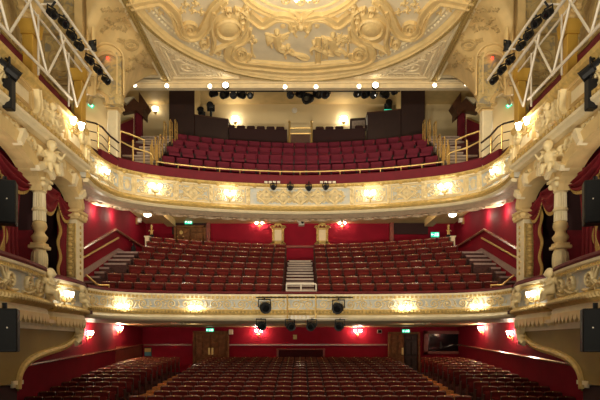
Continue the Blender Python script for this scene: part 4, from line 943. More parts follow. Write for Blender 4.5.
    R.blob(x0+5, ay-7, 2.8, 2.6, .2); R.blob(x0+5, ay-1, 4, 4.2, .15)
    # reclining putto
    px_, py_ = (289, 50) if not mir else (315, 46)
    for q, w, h in (([(px_,py_),(px_+4,py_+3),(px_+9,py_+4)], .16, .15),([(px_+9,py_+4),(px_+15,py_+5),(px_+20,py_+8)], .11, .12),([(px_+8,py_+5),(px_+13,py_+8),(px_+19,py_+9)], .1, .12),([(px_,py_),(px_-4,py_+4),(px_-3,py_+8)], .08, .1)): R.ribbon(q, w, h, taper=(1,.6))
    R.blob(px_-1, py_-4.5, 2.5, 2.3, .18)
    R.mb.build('angel_relief', cream, dome)
R = Relief(df)
R.blob(301, 24.5, 4.2, 4, .25, n=10); R.blob(301, 17, 2.6, 3, .2)
for sg in (-1, 1):
    R.ribbon([(301+sg*2,17),(301+sg*6,12),(301+sg*12,9.5)], .16, .14, taper=(1,.4)); R.ribbon([(301+sg*2,15),(301+sg*9,15),(301+sg*14,13)], .14, .12, taper=(1,.4)); R.ribbon([(301+sg*3,28),(301+sg*7,33),(301+sg*4,37)], .08, .1, taper=(1,.4))
R.mb.build('centre_boss', cream, dome)
R = Relief(df)
for a, c in (((318,37),(318,62)),((325,37),(325,58)),((335,43),(335,54))): R.ribbon([a, c], .12, .1, STRAP, False)
for x, y, r in ((340,36,5),(346,40,4),(343,45,3.5)): leafspray(R, x, y, r, 0, .05, .06, 6, 6)
R.mb.build('column_relief', cream, dome)
# ------------------------------------------------------------------ chandelier (its lowest lights reach into the frame)
ch = thing('chandelier', 'glittering chandelier hanging from the dome centre, only its lowest lights showing', 'chandelier', (0,17.0,CZ+.6))
b = MB(); b.tube([(0,17.0,CZ+.55),(0,17.0,10.95)], .03, 6); b.lathe([(.03,0),(.12,.05),(.05,.15),(.14,.25),(.03,.4)], (0,17.0,10.80), 10); b.build('stem', brass, ch)
for k in range(8):
    a = 2*pi*k/8+.2; e = Vector((.52*cos(a), 17.0+.52*sin(a), 10.92)); b = MB(); b.tube(crom([(0,17.0,10.98), (.3*cos(a),17+.3*sin(a),10.82), (e.x,e.y,e.z-.08), e], 4), .018, 5); o = b.build('arm', brass, ch); b = MB(); b.lathe([(.03,0),(.075,.05),(.085,.12),(.03,.2)], e, 8); b.build('candle_glass', mat('chandelier_glow', (1,.9,.7), .5, emit=18, ecol=(1,.86,.62)) if 'chandelier_glow' not in MATS else MATS['chandelier_glow'], o, smooth=True)
# ------------------------------------------------------------------ seats
def tx(mb, rx, piv):
    M_ = Matrix.Rotation(rx, 3, 'X'); piv = Vector(piv); mb.v = [piv+M_ @ (q-piv) for q in mb.v]; return mb
def seat_parts(kind):
    out = []
    if kind == 'wood':
        b = MB(); b.box((0,-.02,.53),(.45,.10,.36)); b.box((0,-.07,.53),(.38,.03,.28)); out.append(('seat', seatred, tx(b, -.12, (0,0,.4)), None))
        b = MB(); b.grid(lambda u, v: Vector((-.235+.47*u, .20-.05*sin(pi*u)*0+.06*(2*u-1)**2*-1, .40+.43*v)), 6, 2); b.grid(lambda u, v: Vector((-.235+.47*u, .235-.06*(2*u-1)**2, .40+.43*v)), 6, 2); out.append(('backrest', seatred, b, None))
        b = MB(); 
        arc = [(-.252+.504*k/8, .215-.06*(k/4-1)**2, .845+.018*(1-(k/4-1)**2)) for k in range(9)]
        b.tube(arc, [.036]*9, 6); out.append(('top_rail', seatwd, b, None))
        for s in (-1, 1): b = MB(); b.box((s*.252,.02,.30),(.022,.34,.60)); b.box((s*.250,-.02,.61),(.044,.36,.035)); b.box((s*.252,.13,.72),(.022,.08,.24)); out.append(('side_frame', sidewd, b, None))
        b = MB(); b.lathe([(.022,0),(.022,.012),(.012,.016)], (0,.18,.868), 6, (0,-.6,.8)); out.append(('number_disc', brass, b, 'polished brass number disc'))
    else:
        b = MB(); b.box((0,-.10,.40),(.45,.42,.12)); out.append(('seat', galred, b, None))
        b = MB()
        def fn(u, v): a = 2*pi*u; return Vector((.258*max(-1, min(1, 1.25*cos(a))), .16+.055*max(-1, min(1, 1.25*sin(a))), .36+.48*v))
        b.grid(fn, 14, 3); top = [fn(i/14, 1) for i in range(14)]; b.add([q+Vector((0,0,0)) for q in top]+[Vector((q.x*.85,.16+(q.y-.16)*.5,q.z+.03)) for q in top], [(i,(i+1)%14,14+(i+1)%14,14+i) for i in range(14)]+[tuple(range(14,28))])
        out.append(('backrest', galred, b, None))
        for s in (-1, 1): b = MB(); b.box((s*.248,-.02,.28),(.022,.40,.56)); out.append(('side_frame', black, b, None))
    return out
def seat_proto(name, kind):
    t = thing(name, 'seat', 'theatre seat', (0,0,0))
    for n, m, b, lab in seat_parts(kind):
        o = b.build(n, m, t, bevel=.012 if n in ('seat',) else 0, smooth=n in ('backrest','top_rail'))
        if n == 'backrest' : o.modifiers.new('s','SOLIDIFY').thickness = .0 if True else 0; o.modifiers.clear()
        if lab: o['label'] = lab
    index(t); return t
used = {}
def put(proto, x, y, z, rz, label, group):
    o = proto if proto.name not in used else copytree(proto); used[proto.name] = 1
    o.location = (x, y, z); o.rotation_euler = (0,0,rz); o['label'] = label; o['group'] = group; return o
pr = seat_proto('circle_chair', 'wood')
for i in range(8):
    n = 12 if i < 2 else 11
    for sg, lab in ((-1,'left'),(1,'right')):
        for k in range(n):
            x = sg*(.92+.553*k); a = DA[i]; y = DY[i]-a*x*x
            put(pr, x, y, DFL[i], atan2(-2*a*x, 1), f'wood-rimmed red seat, middle tier {ORD[i+1]} row, {lab} of central steps, {ORD[k+1]} from them', f'middle tier seats {lab} of the central steps')
pg = seat_proto('gallery_chair', 'gal')
for i in range(4):
    n = 21
    for k in range(n):
        x = -5.3+.53*k; a = UA[i]; y = UY[i]-a*x*x
        put(pg, x, y, UFL[i], atan2(-2*a*x, 1), f'plain crimson upholstered seat, upper circle {ORD[i+1]} row, {ORD[k+1]} from the left', f'upper circle seats in the {ORD[i+1]} row')
ps = seat_proto('stalls_chair', 'wood')
side = [6.38+.556*k for k in range(4)]
rest = []
for i in range(14):
    a = .006; sx = [-5.0+.556*k for k in range(19)] if i == 0 else [-4.45+.556*k for k in range(17)]
    for blk, xs in (('centre', sx), ('left', [-q for q in side]), ('right', side)):
        for k, x in enumerate(xs):
            y = SY[i]-a*x*x; rz = atan2(-2*a*x, 1)
            if i < 11: put(ps, x, y, SFL[i], rz, f'wood-rimmed stalls seat, {ORD[i+1]} visible row, {blk} block, '+(f'{ORD[k+1]} from its left end' if blk == 'centre' else f'{ORD[k+1]} from the aisle'), f'stalls seats in the {blk} block')
            else: rest.append((x, y, SFL[i]+.0, rz))
b = MB(); mats = [seatred, seatwd, brass, sidewd]
for x, y, z, rz in rest:
    R_ = Matrix.Rotation(rz, 3, 'Z')
    for n, m, q, lab in seat_parts('wood'):
        b.m = mats.index(m); b.add([R_ @ v+Vector((x,y,z)) for v in q.v], q.f)
o = b.build('rear_stalls_seats', mats, recalc=False); tag(o, 'rearmost rows of wood-rimmed red seats below the stalls back wall', 'theatre seats', None, 'stuff')
for i in range(4, 13):
    for sg, lab in ((-1,'left'),(1,'right')):
        b = MB(); b.span((sg*5.5,SY[i]-.40,SFL[i]-.05),(sg*6.05,SY[i]+.1,SFL[i]+.11)); o = b.build('aisle_step', stepglow); tag(o, f'amber lit carpeted step in the {lab} stalls aisle beside the {ORD[i+1]} row', 'step', 'amber aisle steps')
# ------------------------------------------------------------------ middle tier: stairs, rails, mirrors, doors
t = thing('central_steps', 'central flight of steps with pale nosings between the middle tier seat blocks', 'stairs', (0,24,DFL[0]))
yy = DY[0]-.45; zz = DFL[0]
for i in range(1, 8):
    for h in (0, 1):
        y0 = DY[i]-.38-.4+.4*h; z = DFL[i-1]+(DFL[i]-DFL[i-1])*(.5+.5*h); b = MB(); b.span((-.58,y0,DFL[i-1]-.1),(.58,y0+.42,z+.004)); b.m = 1; b.span((-.58,y0-.012,z-.06),(.58,y0+.14,z+.016)); b.build('step', [carpet, nosing], t)
t = thing('step_barrier', 'low white metal barrier across the foot of the central steps', 'barrier', (0,20.6,DFL[0]))
b = MB()
for py in (284, 291): b.tube([P(286.5,py,20.45),P(316,py,20.45)], .03, 6)
b.build('rail', whitem, t)
for px in (286.5, 301, 316): b = MB(); q = P(px,284,20.45); b.tube([q,(q.x,q.y,DFL[0])], .025, 6); b.build('post', whitem, t)
def dress_side(side):
    t = thing('side_steps', f'wide steps with pale nosings along the red wall, {side} end of middle tier', 'stairs', (-7.3,21,DFL[0]))
    for k in range(9):
        y0, z0 = 19.2+.50*k, 2.05+.235*k; b = MB(); b.span((-7.74,y0,1.4+.2*k),(-7.36 if k < 5 else -6.85,y0+.55,z0)); b.m = 1; b.span((-7.74,y0-.012,z0-.06),(-7.36 if k < 5 else -6.85,y0+.15,z0+.014)); b.build('step', [stepcar, nosedim], t)
    b = MB(); b.span((-7.74,23.7,3.3),(-6.75,27.5,4.0)); b.build('landing', carpet, t)
    t = thing('wall_handrail', f'dark handrail rising then levelling on the {side} red wall of the middle tier', 'handrail', (-7.7,22,3.3)); pts = [Vector((-7.68,19.0,zof(247,19.7)-.28)), P(115.5,229.5,22.9), P(144,246.5,26.8)]; pts[1].x = -7.68; pts[2].x = -7.68
    b = MB(); b.tube(pts, .06, 6); b.build('rail', railwd, t)
    for y in (19.6, 21.5, 22.9, 25.0): b = MB(); z = pts[0].z+(pts[1].z-pts[0].z)*min(1,(y-19)/3.9); b.tube([(-7.76,y,z-.06),(-7.68,y,z-.02)], .02, 5); b.build('wall_bracket', brass, t)
    t = thing('brass_handrail', f'sloping brass handrail below the dark one on the {side} red wall', 'handrail', (-7.6,21.4,3.2)); b = MB(); b.tube([(-7.66,19.0,2.92),(-7.66,23.2,4.52)], .04, 6); b.build('rail', brass, t); b = MB(); b.tube([(-7.76,22.9,4.38),(-7.66,22.9,4.4)], .02, 5); b.build('wall_bracket', brass, t)
    b = MB(); b.prism([(-7.76,18.6,2.0),(-7.76,23.4,3.95),(-7.76,23.4,4.12),(-7.76,18.6,2.30)], (.05,0,0)); b.prism([(-7.76,23.4,3.95),(-7.76,27.5,3.98),(-7.76,27.5,4.1),(-7.76,23.4,4.12)], (.05,0,0)); struct(b.build('baseboard_'+side, nosedim))
    t = thing('corner_rail', f'short bent brass rail at the {side} front corner of the middle tier', 'rail', (-6.9,18.6,1.9)); b = MB(); b.tube([P(86,275,18.1),P(97.5,285,18.6),P(109,285.3,18.9)], .035, 6); b.build('rail', brass, t); b = MB(); q = P(109,285.3,18.9); b.tube([q,(q.x,q.y,1.5)], .025, 6); b.build('post', brass, t)
    t = thing('newel_post', f'short cream post at the {side} end of the back row of the middle tier', 'post', P(147,251,24.9)); b = MB(); q = P(147.5,244,24.9); b.span((q.x-.09,q.y-.09,zof(252,24.9)),(q.x+.09,q.y+.09,zof(237.5,24.9))); b.build('post_body', creamw, t); b = MB(); b.box((q.x,q.y,zof(237,24.9)),(.24,.24,.06)); b.build('cap', creamw, t)
    t = thing('gilt_figure', f'small gilt torch figure on a dark pedestal beside the {side} cream post', 'statue', P(151.5,245,25.2)); q = P(151.5,232,25.2); b = MB(); b.lathe([(.14,zof(247,25.2)),(.12,zof(246,25.2)),(.1,zof(236,25.2)),(.13,zof(235,25.2))], (q.x,q.y,0), 10); b.build('pedestal', black, t)
    b = MB(); figure(b, (q.x,q.y,zof(236,25.2)), .4, (0,-1,0)); b.ball((q.x,q.y,zof(226.5,25.2)), (.06,.06,.09)); b.build('figure', gold, t, remesh=.016)
    t = thing('ceiling_lamp', f'bright lamp cluster under the low ceiling, {side} corner of the middle tier', 'lamp', P(147,214,25.4)); q = P(147.5,215,25.4); b = MB(); b.lathe([(.2,.12),(.22,.06),(.1,0)], q, 12); b.build('rim', brass, t); b = MB(); b.lathe([(.17,.06),(.15,-.04),(.05,-.08)], q, 12); b.build('bowl', lampm, t, smooth=True)
    t = thing('wall_bracket_lamp', f'small unlit white bracket lamp high on the {side} red wall', 'lamp', P(140.5,221,26.0)); q = Vector((-7.7,26.0,zof(221,26.0))); b = MB(); b.box(q, (.1,.12,.3)); b.build('plate', brass, t); b = MB(); b.box(q+Vector((.12,0,.03)), (.16,.16,.2)); b.build('shade', whitep, t)
for S, sd in ((1,'left'),(-1,'right')): dress_side(sd)
S = 1
t = thing('fire_extinguisher', 'dark fire extinguisher standing against the left red wall of the middle tier', 'fire extinguisher', P(133,257,24.4)); q = P(133.5,257,24.4); b = MB(); b.lathe([(.1,0),(.11,.03),(.11,.42),(.05,.5),(.04,.56)], q, 10); b.build('cylinder', black, t); b = MB(); b.box(q+Vector((0,-.03,.58)), (.05,.14,.05)); b.build('handle', black, t)
for px, lab in ((278,'left'),(322.3,'right')):
    D = 27.45; q = P(px,245.5,D); t = thing('gilt_mirror', f'gilt framed mirror with scrolled crest, {lab} of the central steps', 'mirror', q); c = P(px,234.5,D)
    b = MB(); R = Relief(lambda u, v: (Vector((c.x+u,D-.0,c.z+v)), Vector((0,-1,0))), b); b.span((c.x-.29,D,c.z-.54),(c.x-.17,D+.1,c.z+.30)); b.span((c.x+.17,D,c.z-.54),(c.x+.29,D+.1,c.z+.30)); b.span((c.x-.27,D,c.z-.58),(c.x+.27,D+.1,c.z-.30)); b.span((c.x-.26,D,c.z+.24),(c.x+.26,D+.1,c.z+.34))
    for sg in (-1, 1): R.spiral(sg*.27,.34,.11,.02,1.4,0,.03,.06,du=sg); R.spiral(sg*.3,-.5,.09,.02,1.4,0,.03,.06,du=-sg); R.ribbon([(sg*.22,.36),(sg*.1,.52),(0,.46)], .05, .06); [R.blob(sg*.25,-.3+.14*k,.05,.06,.05) for k in range(5)]
    R.blob(0,.47,.08,.1,.08); b.build('gilt_frame', gold, t)
    b = MB(); b.span((c.x-.17,D+.02,c.z-.30),(c.x+.17,D+.05,c.z+.24)); b.build('mirror_reflection_paint', mirror, t)
def exit_sign(px, py, D, w, h, lab):
    q = P(px, py, D); t = thing('exit_sign', lab, 'sign', q, 'green exit signs'); b = MB(); b.box(q, (w,.06,h)); b.build('sign_box', exitm, t); exit_marks(q, w, h, .03, t); b = MB(); b.box(q+Vector((0,.08,h*.5+.03)), (w*.3,.14,.05)); b.build('bracket', black, t)
exit_sign(188.5,222,27.2,.36,.2,'green exit sign above the brown door at the back of the middle tier'); exit_sign(435,234.7,27.4,.4,.24,'green exit sign on the red rear wall, right end of the middle tier')
exit_sign(433,221.5,26.2,.3,.16,'pale exit sign on the slanted beam at the right back of the middle tier')
exit_sign(210,330,29.7,.4,.17,'green exit sign above the left brown door at the back of the stalls'); exit_sign(406,331,29.7,.4,.17,'green exit sign above the right brown doors at the back of the stalls')
def door(px0, px1, py0, py1, D, lab, plate, nleaf=2, open_=False, name='double_door'):
    a, c = P(px0,py1,D), P(px1,py0,D); t = thing(name, lab, 'door', ((a.x+c.x)/2,D,a.z)); b = MB(); w = .12
    b.span((a.x,D-.08,a.z),(a.x+w,D+.05,c.z)); b.span((c.x-w,D-.08,a.z),(c.x,D+.05,c.z)); b.span((a.x,D-.08,c.z-w),(c.x,D+.05,c.z)); b.build('door_frame', doorwd, t, bevel=.02)
    x0, x1 = a.x+w, c.x-w; lw = (x1-x0)/nleaf
    for k in range(nleaf):
        l = x0+lw*k+.01; r = l+lw-.02; dark = open_ and k == 1; b = MB(); b.span((l,D+.02 if dark else D-.02,a.z),(r,D+.06 if dark else D+.03,c.z-w))
        H = c.z-w-a.z
        for f0, f1 in ((.06,.40),(.48,.80),(.86,.97)):
            for xa, xb in ((.1,.46),(.54,.9)): b.span((l+lw*xa,D-.07,a.z+H*f0),(l+lw*xb,D-.02,a.z+H*f1))
        lf = b.build('door_leaf', darkwd if dark else doorwd, t, bevel=.015)
        if k == plate or plate == 9: b = MB(); xx = r-.08 if k == 0 else l+.08; b.span((xx-.05,D-.09,a.z+1.05),(xx+.05,D-.07,a.z+1.42)); b.build('push_plate', brass, lf)
    return t
door(193,229,331,374,29.85,'brown panelled double door with brass plates, left back of the stalls',9)
door(388,420,332,374,29.85,'brown double doors, one leaf darker, right back of the stalls',0,open_=True)
t = door(174,206,225.5,262,27.45,'brown double door with gilt crest at the left back of the middle tier',-1)
q = P(181,232.5,27.38); b = MB(); b.lathe([(.1,0),(.1,.02),(.05,.05)], q, 10, (0,-1,0)); b.box(P(181,236.5,27.4), (.38,.03,.07)); o = b.build('gilt_crest', gold, t)
t = thing('control_window', 'long dark control room window in a red frame at the right back of the stalls', 'window', P(447,352,29.8)); a, c = P(424,354,29.8), P(470,331,29.8); b = MB(); b.span((a.x,29.75,a.z),(a.x+.22,29.95,c.z)); b.span((c.x-.22,29.75,a.z),(c.x,29.95,c.z)); b.span((a.x,29.75,a.z),(c.x,29.95,a.z+.14)); b.span((a.x,29.75,c.z-.16),(c.x,29.95,c.z)); b.build('window_frame', redwood, t); b = MB(); b.span((a.x+.2,29.88,a.z+.1),(c.x-.2,29.92,c.z-.1)); b.build('glass', glassd, t)
for px in (441, 461): b = MB(); b.box(P(px,345,29.86), (.1,.03,.4 if px < 450 else .7)); b.build('reflection_post', darkwd, t)
mat('cabinet_wood', (.06,.008,.008), .7, spec=.1, noise=.2)
t = thing('mixing_desk_cabinet', 'wide dark red wooden cabinet behind the centre of the rear stalls row', 'cabinet', P(300.5,364,28.9)); a, c = P(277,366,28.95), P(324.5,350,28.95); b = MB(); b.span((a.x,28.95,SFL[-1]+.02),(c.x,29.6,c.z)); b.build('carcass', MATS['cabinet_wood'], t, bevel=.02); b = MB(); b.span((a.x-.04,28.9,c.z),(c.x+.04,29.62,c.z+.07)); b.build('top', redwood, t, bevel=.02)
b = MB(); b.span((a.x-.02,28.9,SFL[-1]+.02),(a.x+.08,28.96,c.z)); b.span((c.x-.08,28.9,SFL[-1]+.02),(c.x+.02,28.96,c.z)); b.build('corner_post', redwood, t)
t = thing('poster', 'small framed blue and yellow poster on the back wall, far left of the stalls', 'poster', P(148,352,29.9)); q = P(148,352,29.93); b = MB(); b.box(q,(.4,.06,.52)); b.build('poster_frame', darkwd, t); b = MB(); b.box(q+Vector((0,-.035,-.1)),(.34,.02,.22)); b.build('poster_lower', post1, t); b = MB(); b.box(q+Vector((0,-.035,.1)),(.34,.02,.2)); b.build('poster_upper', post2, t)
for px, py, w, h, lab in ((231,332,.22,.28,'small cream loudspeaker beside the left stalls door'),(379.5,331.5,.24,.2,'small grey loudspeaker beside the right stalls doors')):
    t = thing('wall_speaker', lab, 'loudspeaker', P(px,py,29.9)); q = P(px,py,29.85); b = MB(); b.box(q,(w,.2,h)); b.build('cabinet', whitep if px < 300 else MATS['grey_step'], t, bevel=.02); b = MB(); b.box(q+Vector((0,-.105,0)),(w*.75,.02,h*.75)); b.build('grille', creamw if px < 300 else blackg, t)
t = thing('notice_sign', 'tiny gilt notice on the red back wall of the stalls above the rail', 'notice', P(295,337,29.95)); b = MB(); b.box(P(295,337,29.96),(.2,.03,.24)); b.build('plate', oldgold, t)
t = thing('fire_extinguisher', 'small red extinguisher at the aisle end beside the left stalls door', 'fire extinguisher', P(190,369,28.6)); q = P(190,371,28.8); q.z = SFL[-1]+.01; b = MB(); b.lathe([(.08,0),(.09,.03),(.09,.36),(.04,.44)], q, 10); b.build('cylinder', mat('signal_red', (.6,.03,.02), .35), t); b = MB(); b.box(q+Vector((0,-.03,.46)), (.05,.12,.05)); b.build('handle', black, t)
for px, lab in ((178,'left'),(424,'right')):
    t = thing('ceiling_rosette', f'small cream plaster rosette on the {lab} edge of the stalls ceiling', 'rosette', P(px,325,18.9)); u = DP.u_of_px(px); p, n = DP.at(u); R = Relief(lambda a, c: (Vector((p.x+n.x*-2.2+a, p.y-n.y*2.2*0+1.9+c, .87)), Vector((0,0,-1)))); R.blob(0,0,.2,.2,.08); leafspray(R,0,0,.4,0,.06,.08,8,6.2); R.mb.build('rosette_leaf', creamw, t)
# projector on the upper soffit, boxes
t = thing('projector', 'small white projector fixed under the upper balcony at the centre', 'projector', P(301,222,24.6)); q = P(301.5,222.8,24.4); b = MB(); b.box(q,(.26,.3,.26)); b.build('body', whitep, t, bevel=.02); b = MB(); b.lathe([(.06,0),(.06,.08)], q+Vector((.05,-.15,-.02)), 10, (0,-1,0)); b.build('lens', black, t); b = MB(); b.box(q+Vector((-.1,.02,.12)),(.2,.12,.16)); b.build('bracket', whitep, t)
# wall sconces
for px, py, D, n, lab in ((87,335.5,21.8,(1,0,0),'on the left stalls wall, nearer the stage'),(117.5,330.5,25.4,(1,0,0),'on the left stalls wall, further back'),(513,335.5,21.8,(-1,0,0),'on the right stalls wall, nearer the stage'),(483.5,330.5,25.4,(-1,0,0),'on the right stalls wall, further back')):
    twin_lamp('wall_sconce', f'lit twin brass sconce {lab}', (8.58*(-1 if px < 300 else 1), 8.58*F/abs(px-300), zof(py, 8.58*F/abs(px-300))-.05), n, 'stalls wall sconces', m=lampw, out=.14)
for px, lab in ((259,'left of the centre'),(357.5,'right of the centre')): q = P(px,332,29.97); twin_lamp('wall_sconce', f'lit twin brass sconce on the stalls back wall, {lab}', q-Vector((0,0,.1)), (0,-1,0), 'stalls wall sconces', m=lampw, out=.14)
for px, lab in ((259.5,'left of the mirrors'),(342,'right of the mirrors')): q = P(px,224,27.58); twin_lamp('wall_sconce', f'lit twin brass sconce on the crimson middle tier wall, {lab}', q-Vector((0,0,.1)), (0,-1,0), 'middle tier sconces', m=lampw, out=.14)
for px, py, D, lab in ((235.5,122.5,27.55,'left of the centre gate'),(343.5,122.5,27.55,'right of the centre gate'),(156,112.5,27.55,'on the cream wall behind the left upper stairs')):
    q = P(px,py,D); t = thing('wall_uplight', f'lit shell uplight {lab}', 'wall lamp', q, 'gallery uplights'); b = MB(); b.lathe([(.06,-.12),(.1,-.05),(.1,-.02)], q+Vector((0,-.12,0)), 10); b.build('cup', brass, t); b = MB(); b.lathe([(.08,-.03),(.15,.08),(.17,.2),(.05,.18)], q+Vector((0,-.14,0)), 10); b.build('glass_shell', lampm if px > 200 else dimlamp, t, smooth=True)
# downlights on the beam, two bright spots
for i, (px, py) in enumerate(((135,85.5),(167,86),(210,86.5),(285,87),(316,87),(359,86.5),(434.5,85.5),(466,84.5))):
    q = P(px,py,23.2); side = 'left' if px < 300 else 'right'; t = thing('ceiling_spotlight', f'small round lit spotlight on the ceiling beam, {ORD[i+1]} from the left', 'spotlight', q, 'beam spotlights'); b = MB(); b.lathe([(.12,.12),(.12,0),(.10,-.01)], q, 12, (0,1,0)); b.lathe([(.09,0),(.10,-.035),(.12,-.03),(.12,0)], q, 12, (0,1,0)); b.build('housing', whitep, t); b = MB(); b.lathe([(.065,-.03),(.05,-.05),(.02,-.06)], q, 12, (0,1,0)); b.build('lens', downm, t)
for px, lab in ((225.5,'left'),(375.5,'right')):
    q = P(px,85,23.05); t = thing('ceiling_spotlight', f'dazzling white spotlight on the ceiling beam, the brighter one on the {lab}', 'spotlight', q); b = MB(); b.lathe([(.06,.25),(.13,.18),(.13,0)], q, 12, (0,1,0)); b.build('housing', black, t); b = MB(); b.lathe([(.12,.0),(.09,-.04),(.02,-.06)], q, 12, (0,1,0)); b.build('lens', spotm, t)
# stage lanterns
def lantern(q, aim, lab, group, r=.14, L=.42, hook=None, name='stage_spotlight'):
    q = Vector(q); a = Vector(aim).normalized(); t = thing(name, lab, 'stage light', q, group)
    b = MB(); b.lathe([(r*.5,-L*.55),(r*.8,-L*.5),(r*.85,-L*.1),(r,-L*.05),(r,L*.45),(r*1.12,L*.5),(r*.85,L*.47)], q, 10, a); b.build('body', black, t)
    b = MB(); b.lathe([(r*.84,L*.46),(r*.5,L*.49)], q, 10, a); b.build('lens', glassd, t)
    sd = a.cross(Vector((0,0,1))).normalized(); h = Vector(hook) if hook is not None else q+Vector((0,0,r*2.2)); b = MB(); b.tube([q+sd*r*1.15, q+sd*r*1.15+Vector((0,0,r*1.5)), q-sd*r*1.15+Vector((0,0,r*1.5)), q-sd*r*1.15], .025, 5); b.tube([q+Vector((0,0,r*1.5)), h], .03, 5); b.build('yoke', black, t); return t
t = thing('lighting_bar', 'horizontal lighting pipe slung under the ceiling beam at the back of the hall', 'lighting bar', (0,24.6,11.3)); b = MB(); b.tube([P(210,91.2,24.6),P(400,91.2,24.6)], .03, 6); b.build('pipe', black, t)
for px in (215, 300, 395): b = MB(); q = P(px,91.2,24.6); b.tube([q, q+Vector((0,0,.6))], .02, 5); b.build('drop_rod', black, t)
for i, (px, py, r) in enumerate(((214,94,.13),(225,95,.16),(233,95,.15),(241,95,.15),(250,95.5,.13),(291,95,.15),(300,94.5,.15),(308.5,98.5,.22),(317,94.5,.16),(326,94.5,.17),(358,94,.14),(366,94.5,.16),(374,95,.15),(384,94.5,.16),(395,92,.12))):
    q = P(px,py,24.6); lantern(q, (random.uniform(-.8,.8),-1,-.5), f'black stage lantern under the rear ceiling beam, {ORD[i+1]} from the left', 'lanterns under the ceiling beam', r, .4, (q.x,q.y,zof(91.2,24.6)))
def side_lights(side):
    t = thing('lighting_truss', f'white zigzag lighting truss along the {side} upper boxes', 'truss', (-6.8,15,7.2)); x = -6.8
    b = MB(); b.tube([(x,9,8.92),(x,17.9,8.86)], .045, 6); b.build('top_chord', whitem, t); b = MB(); b.tube([(x,9,7.22),(x,16.4,7.32)], .04, 6); b.build('bottom_chord', whitem, t)
    for k in range(4): y0 = 10.85+1.95*k; 
    for k in range(4):
        y0 = 10.9+1.95*k
        for dy in (-1.15, 1.15):
            if y0+dy < 17.95: b = MB(); b.tube([(x,y0,7.27),(x,y0+dy,8.88)], .035, 5); b.build('diagonal', whitem, t)
        b = MB(); b.tube([(x-.25,y0+.02,7.27),(x-.25,y0+.02,8.9)], .03, 5); b.build('upright', whitem, t)
    b = MB(); b.tube([(x-.3,9,8.9),(x-.3,17.9,8.9)], .03, 5); b.build('back_chord', whitem, t)
    t = thing('lantern_bar', f'white pipe carrying a row of lanterns outside the {side} truss', 'lighting bar', (-6.3,15.5,8.8)); b = MB(); b.tube([(-6.35,9,8.98),(-6.25,18.3,8.82)], .04, 6); b.build('pipe', whitem, t)
    for y in (12, 14.4, 16.6): b = MB(); b.tube([(-6.35,y,8.94),(-6.8,y,8.92)], .025, 5); b.build('clamp_arm', whitem, t)
    for i, (px, py) in enumerate(((51.5,13),(63,22.5),(71,35),(78.5,45.5),(92.5,46),(89,60),(97.5,70),(105.5,80))):
        D = 14.2+.58*i; q = P(px,py,D); hk = Vector((-6.3,D,8.9)); lantern(q, (.7,-.35,-.6) if i != 4 else (.1,.3,-1), f'black stage lantern hung on the {side} lantern bar, {ORD[i+1]} counting from the stage', f'lanterns on the {side} bar', .105, .27, (hk if (hk-q).length < .8 else q+Vector((0,0,.35))))
    # loudspeakers and lantern at the frame edge
    for z0, z1, D, x1, lab in ((2.80,3.80,12.6,-6.57,f'tall black loudspeaker in front of the {side} box curtain'),(-.14,.73,10.9,-5.66,f'tall black loudspeaker below the {side} box fringe')):
        t = thing('hanging_loudspeaker', lab, 'loudspeaker', (x1-.25,D,z0)); b = MB(); b.box((x1-.24,D+.2,(z0+z1)/2), (.40,.42,z1-z0), .35); b.build('cabinet', black, t, bevel=.02); b = MB(); b.box((x1-.155,D-.01,(z0+z1)/2), (.35,.03,(z1-z0)*.94), .35); b.build('grille', blackg, t); b = MB(); b.ball((x1-.13,D-.03,(z0+z1)/2+.05), .018, 6, 4); b.build('badge', whitep, t); b = MB(); b.tube([(x1-.3,D+.3,z1-.1),(x1-.75,D+.1,z1+.05)], .04, 6); b.tube([(x1-.3,D+.2,z1),(x1-.3,D+.2,z1+.12)], .05, 6); b.build('bracket', black, t)
    lantern(P(8,69,12.9), (.6,.5,-.45), f'large black profile lantern above the {side} upper box rim', None, .14, .55, P(2,55,12.9))
    t = thing('scroller_box', f'black ballast box hanging below the profile lantern on the {side} upper box', 'stage light', P(9.5,95,12.9)); b = MB(); q = P(9,95,12.9); b.box(q, (.22,.22,.70)); b.build('case', black, t, bevel=.02); b = MB(); b.tube([q+Vector((0,0,.34)), q+Vector((0,0,.6))], .025, 5); b.build('hanger', black, t)
for S, sd in ((1,'left'),(-1,'right')): side_lights(sd)
S = 1
# lanterns on the balcony fronts
for i, (px, py) in enumerate(((273,187.5),(290,188),(309,188.5),(326,187.5))):
    u = UP.u_of_px(px); p, n = UP.at(u); q = Vector((p.x+n.x*.32, p.y+n.y*.32, zof(py, p.y-.32))); t = lantern(q, (0,-1,-.25), f'round black lantern clamped on the upper balcony rim, {ORD[i+1]} from the left', 'lanterns on the upper balcony rim', .10, .24, (p.x,p.y+.1,6.62))
for x0, lab in ((266,'left'),(321.5,'right')):
    t = thing('clamp_plate', f'pale clamp fitting on the crimson rim, {lab} pair', 'clamp', P(x0+6,183,22.0)); b = MB(); [b.box(P(x0+k*4.2,182.3,22.0), (.12,.1,.07)) for k in range(4)]; b.build('clamp', whitem, t)
t = thing('front_lighting_frame', 'pale pipe frame for lanterns on the centre of the middle balcony front', 'lighting bar', (0,19.8,.95)); Dp = 19.75
b = MB(); b.tube([P(254,318.8,Dp),P(347,318.8,Dp)], .03, 6); b.build('lower_pipe', whitem, t); b = MB(); b.tube([P(256,297.5,Dp),P(353,297.5,Dp)], .022, 5); b.build('upper_pipe', black, t)
for px in (287.3, 315.7): b = MB(); b.tube([P(px,295,Dp),P(px,321,Dp)], .028, 6); b.build('upright', brass, t)
b = MB(); [b.box(P(292+4*k,317.5,Dp-.05), (.1,.12,.14)) for k in range(5)]; b.build('junction_box', whitem, t)
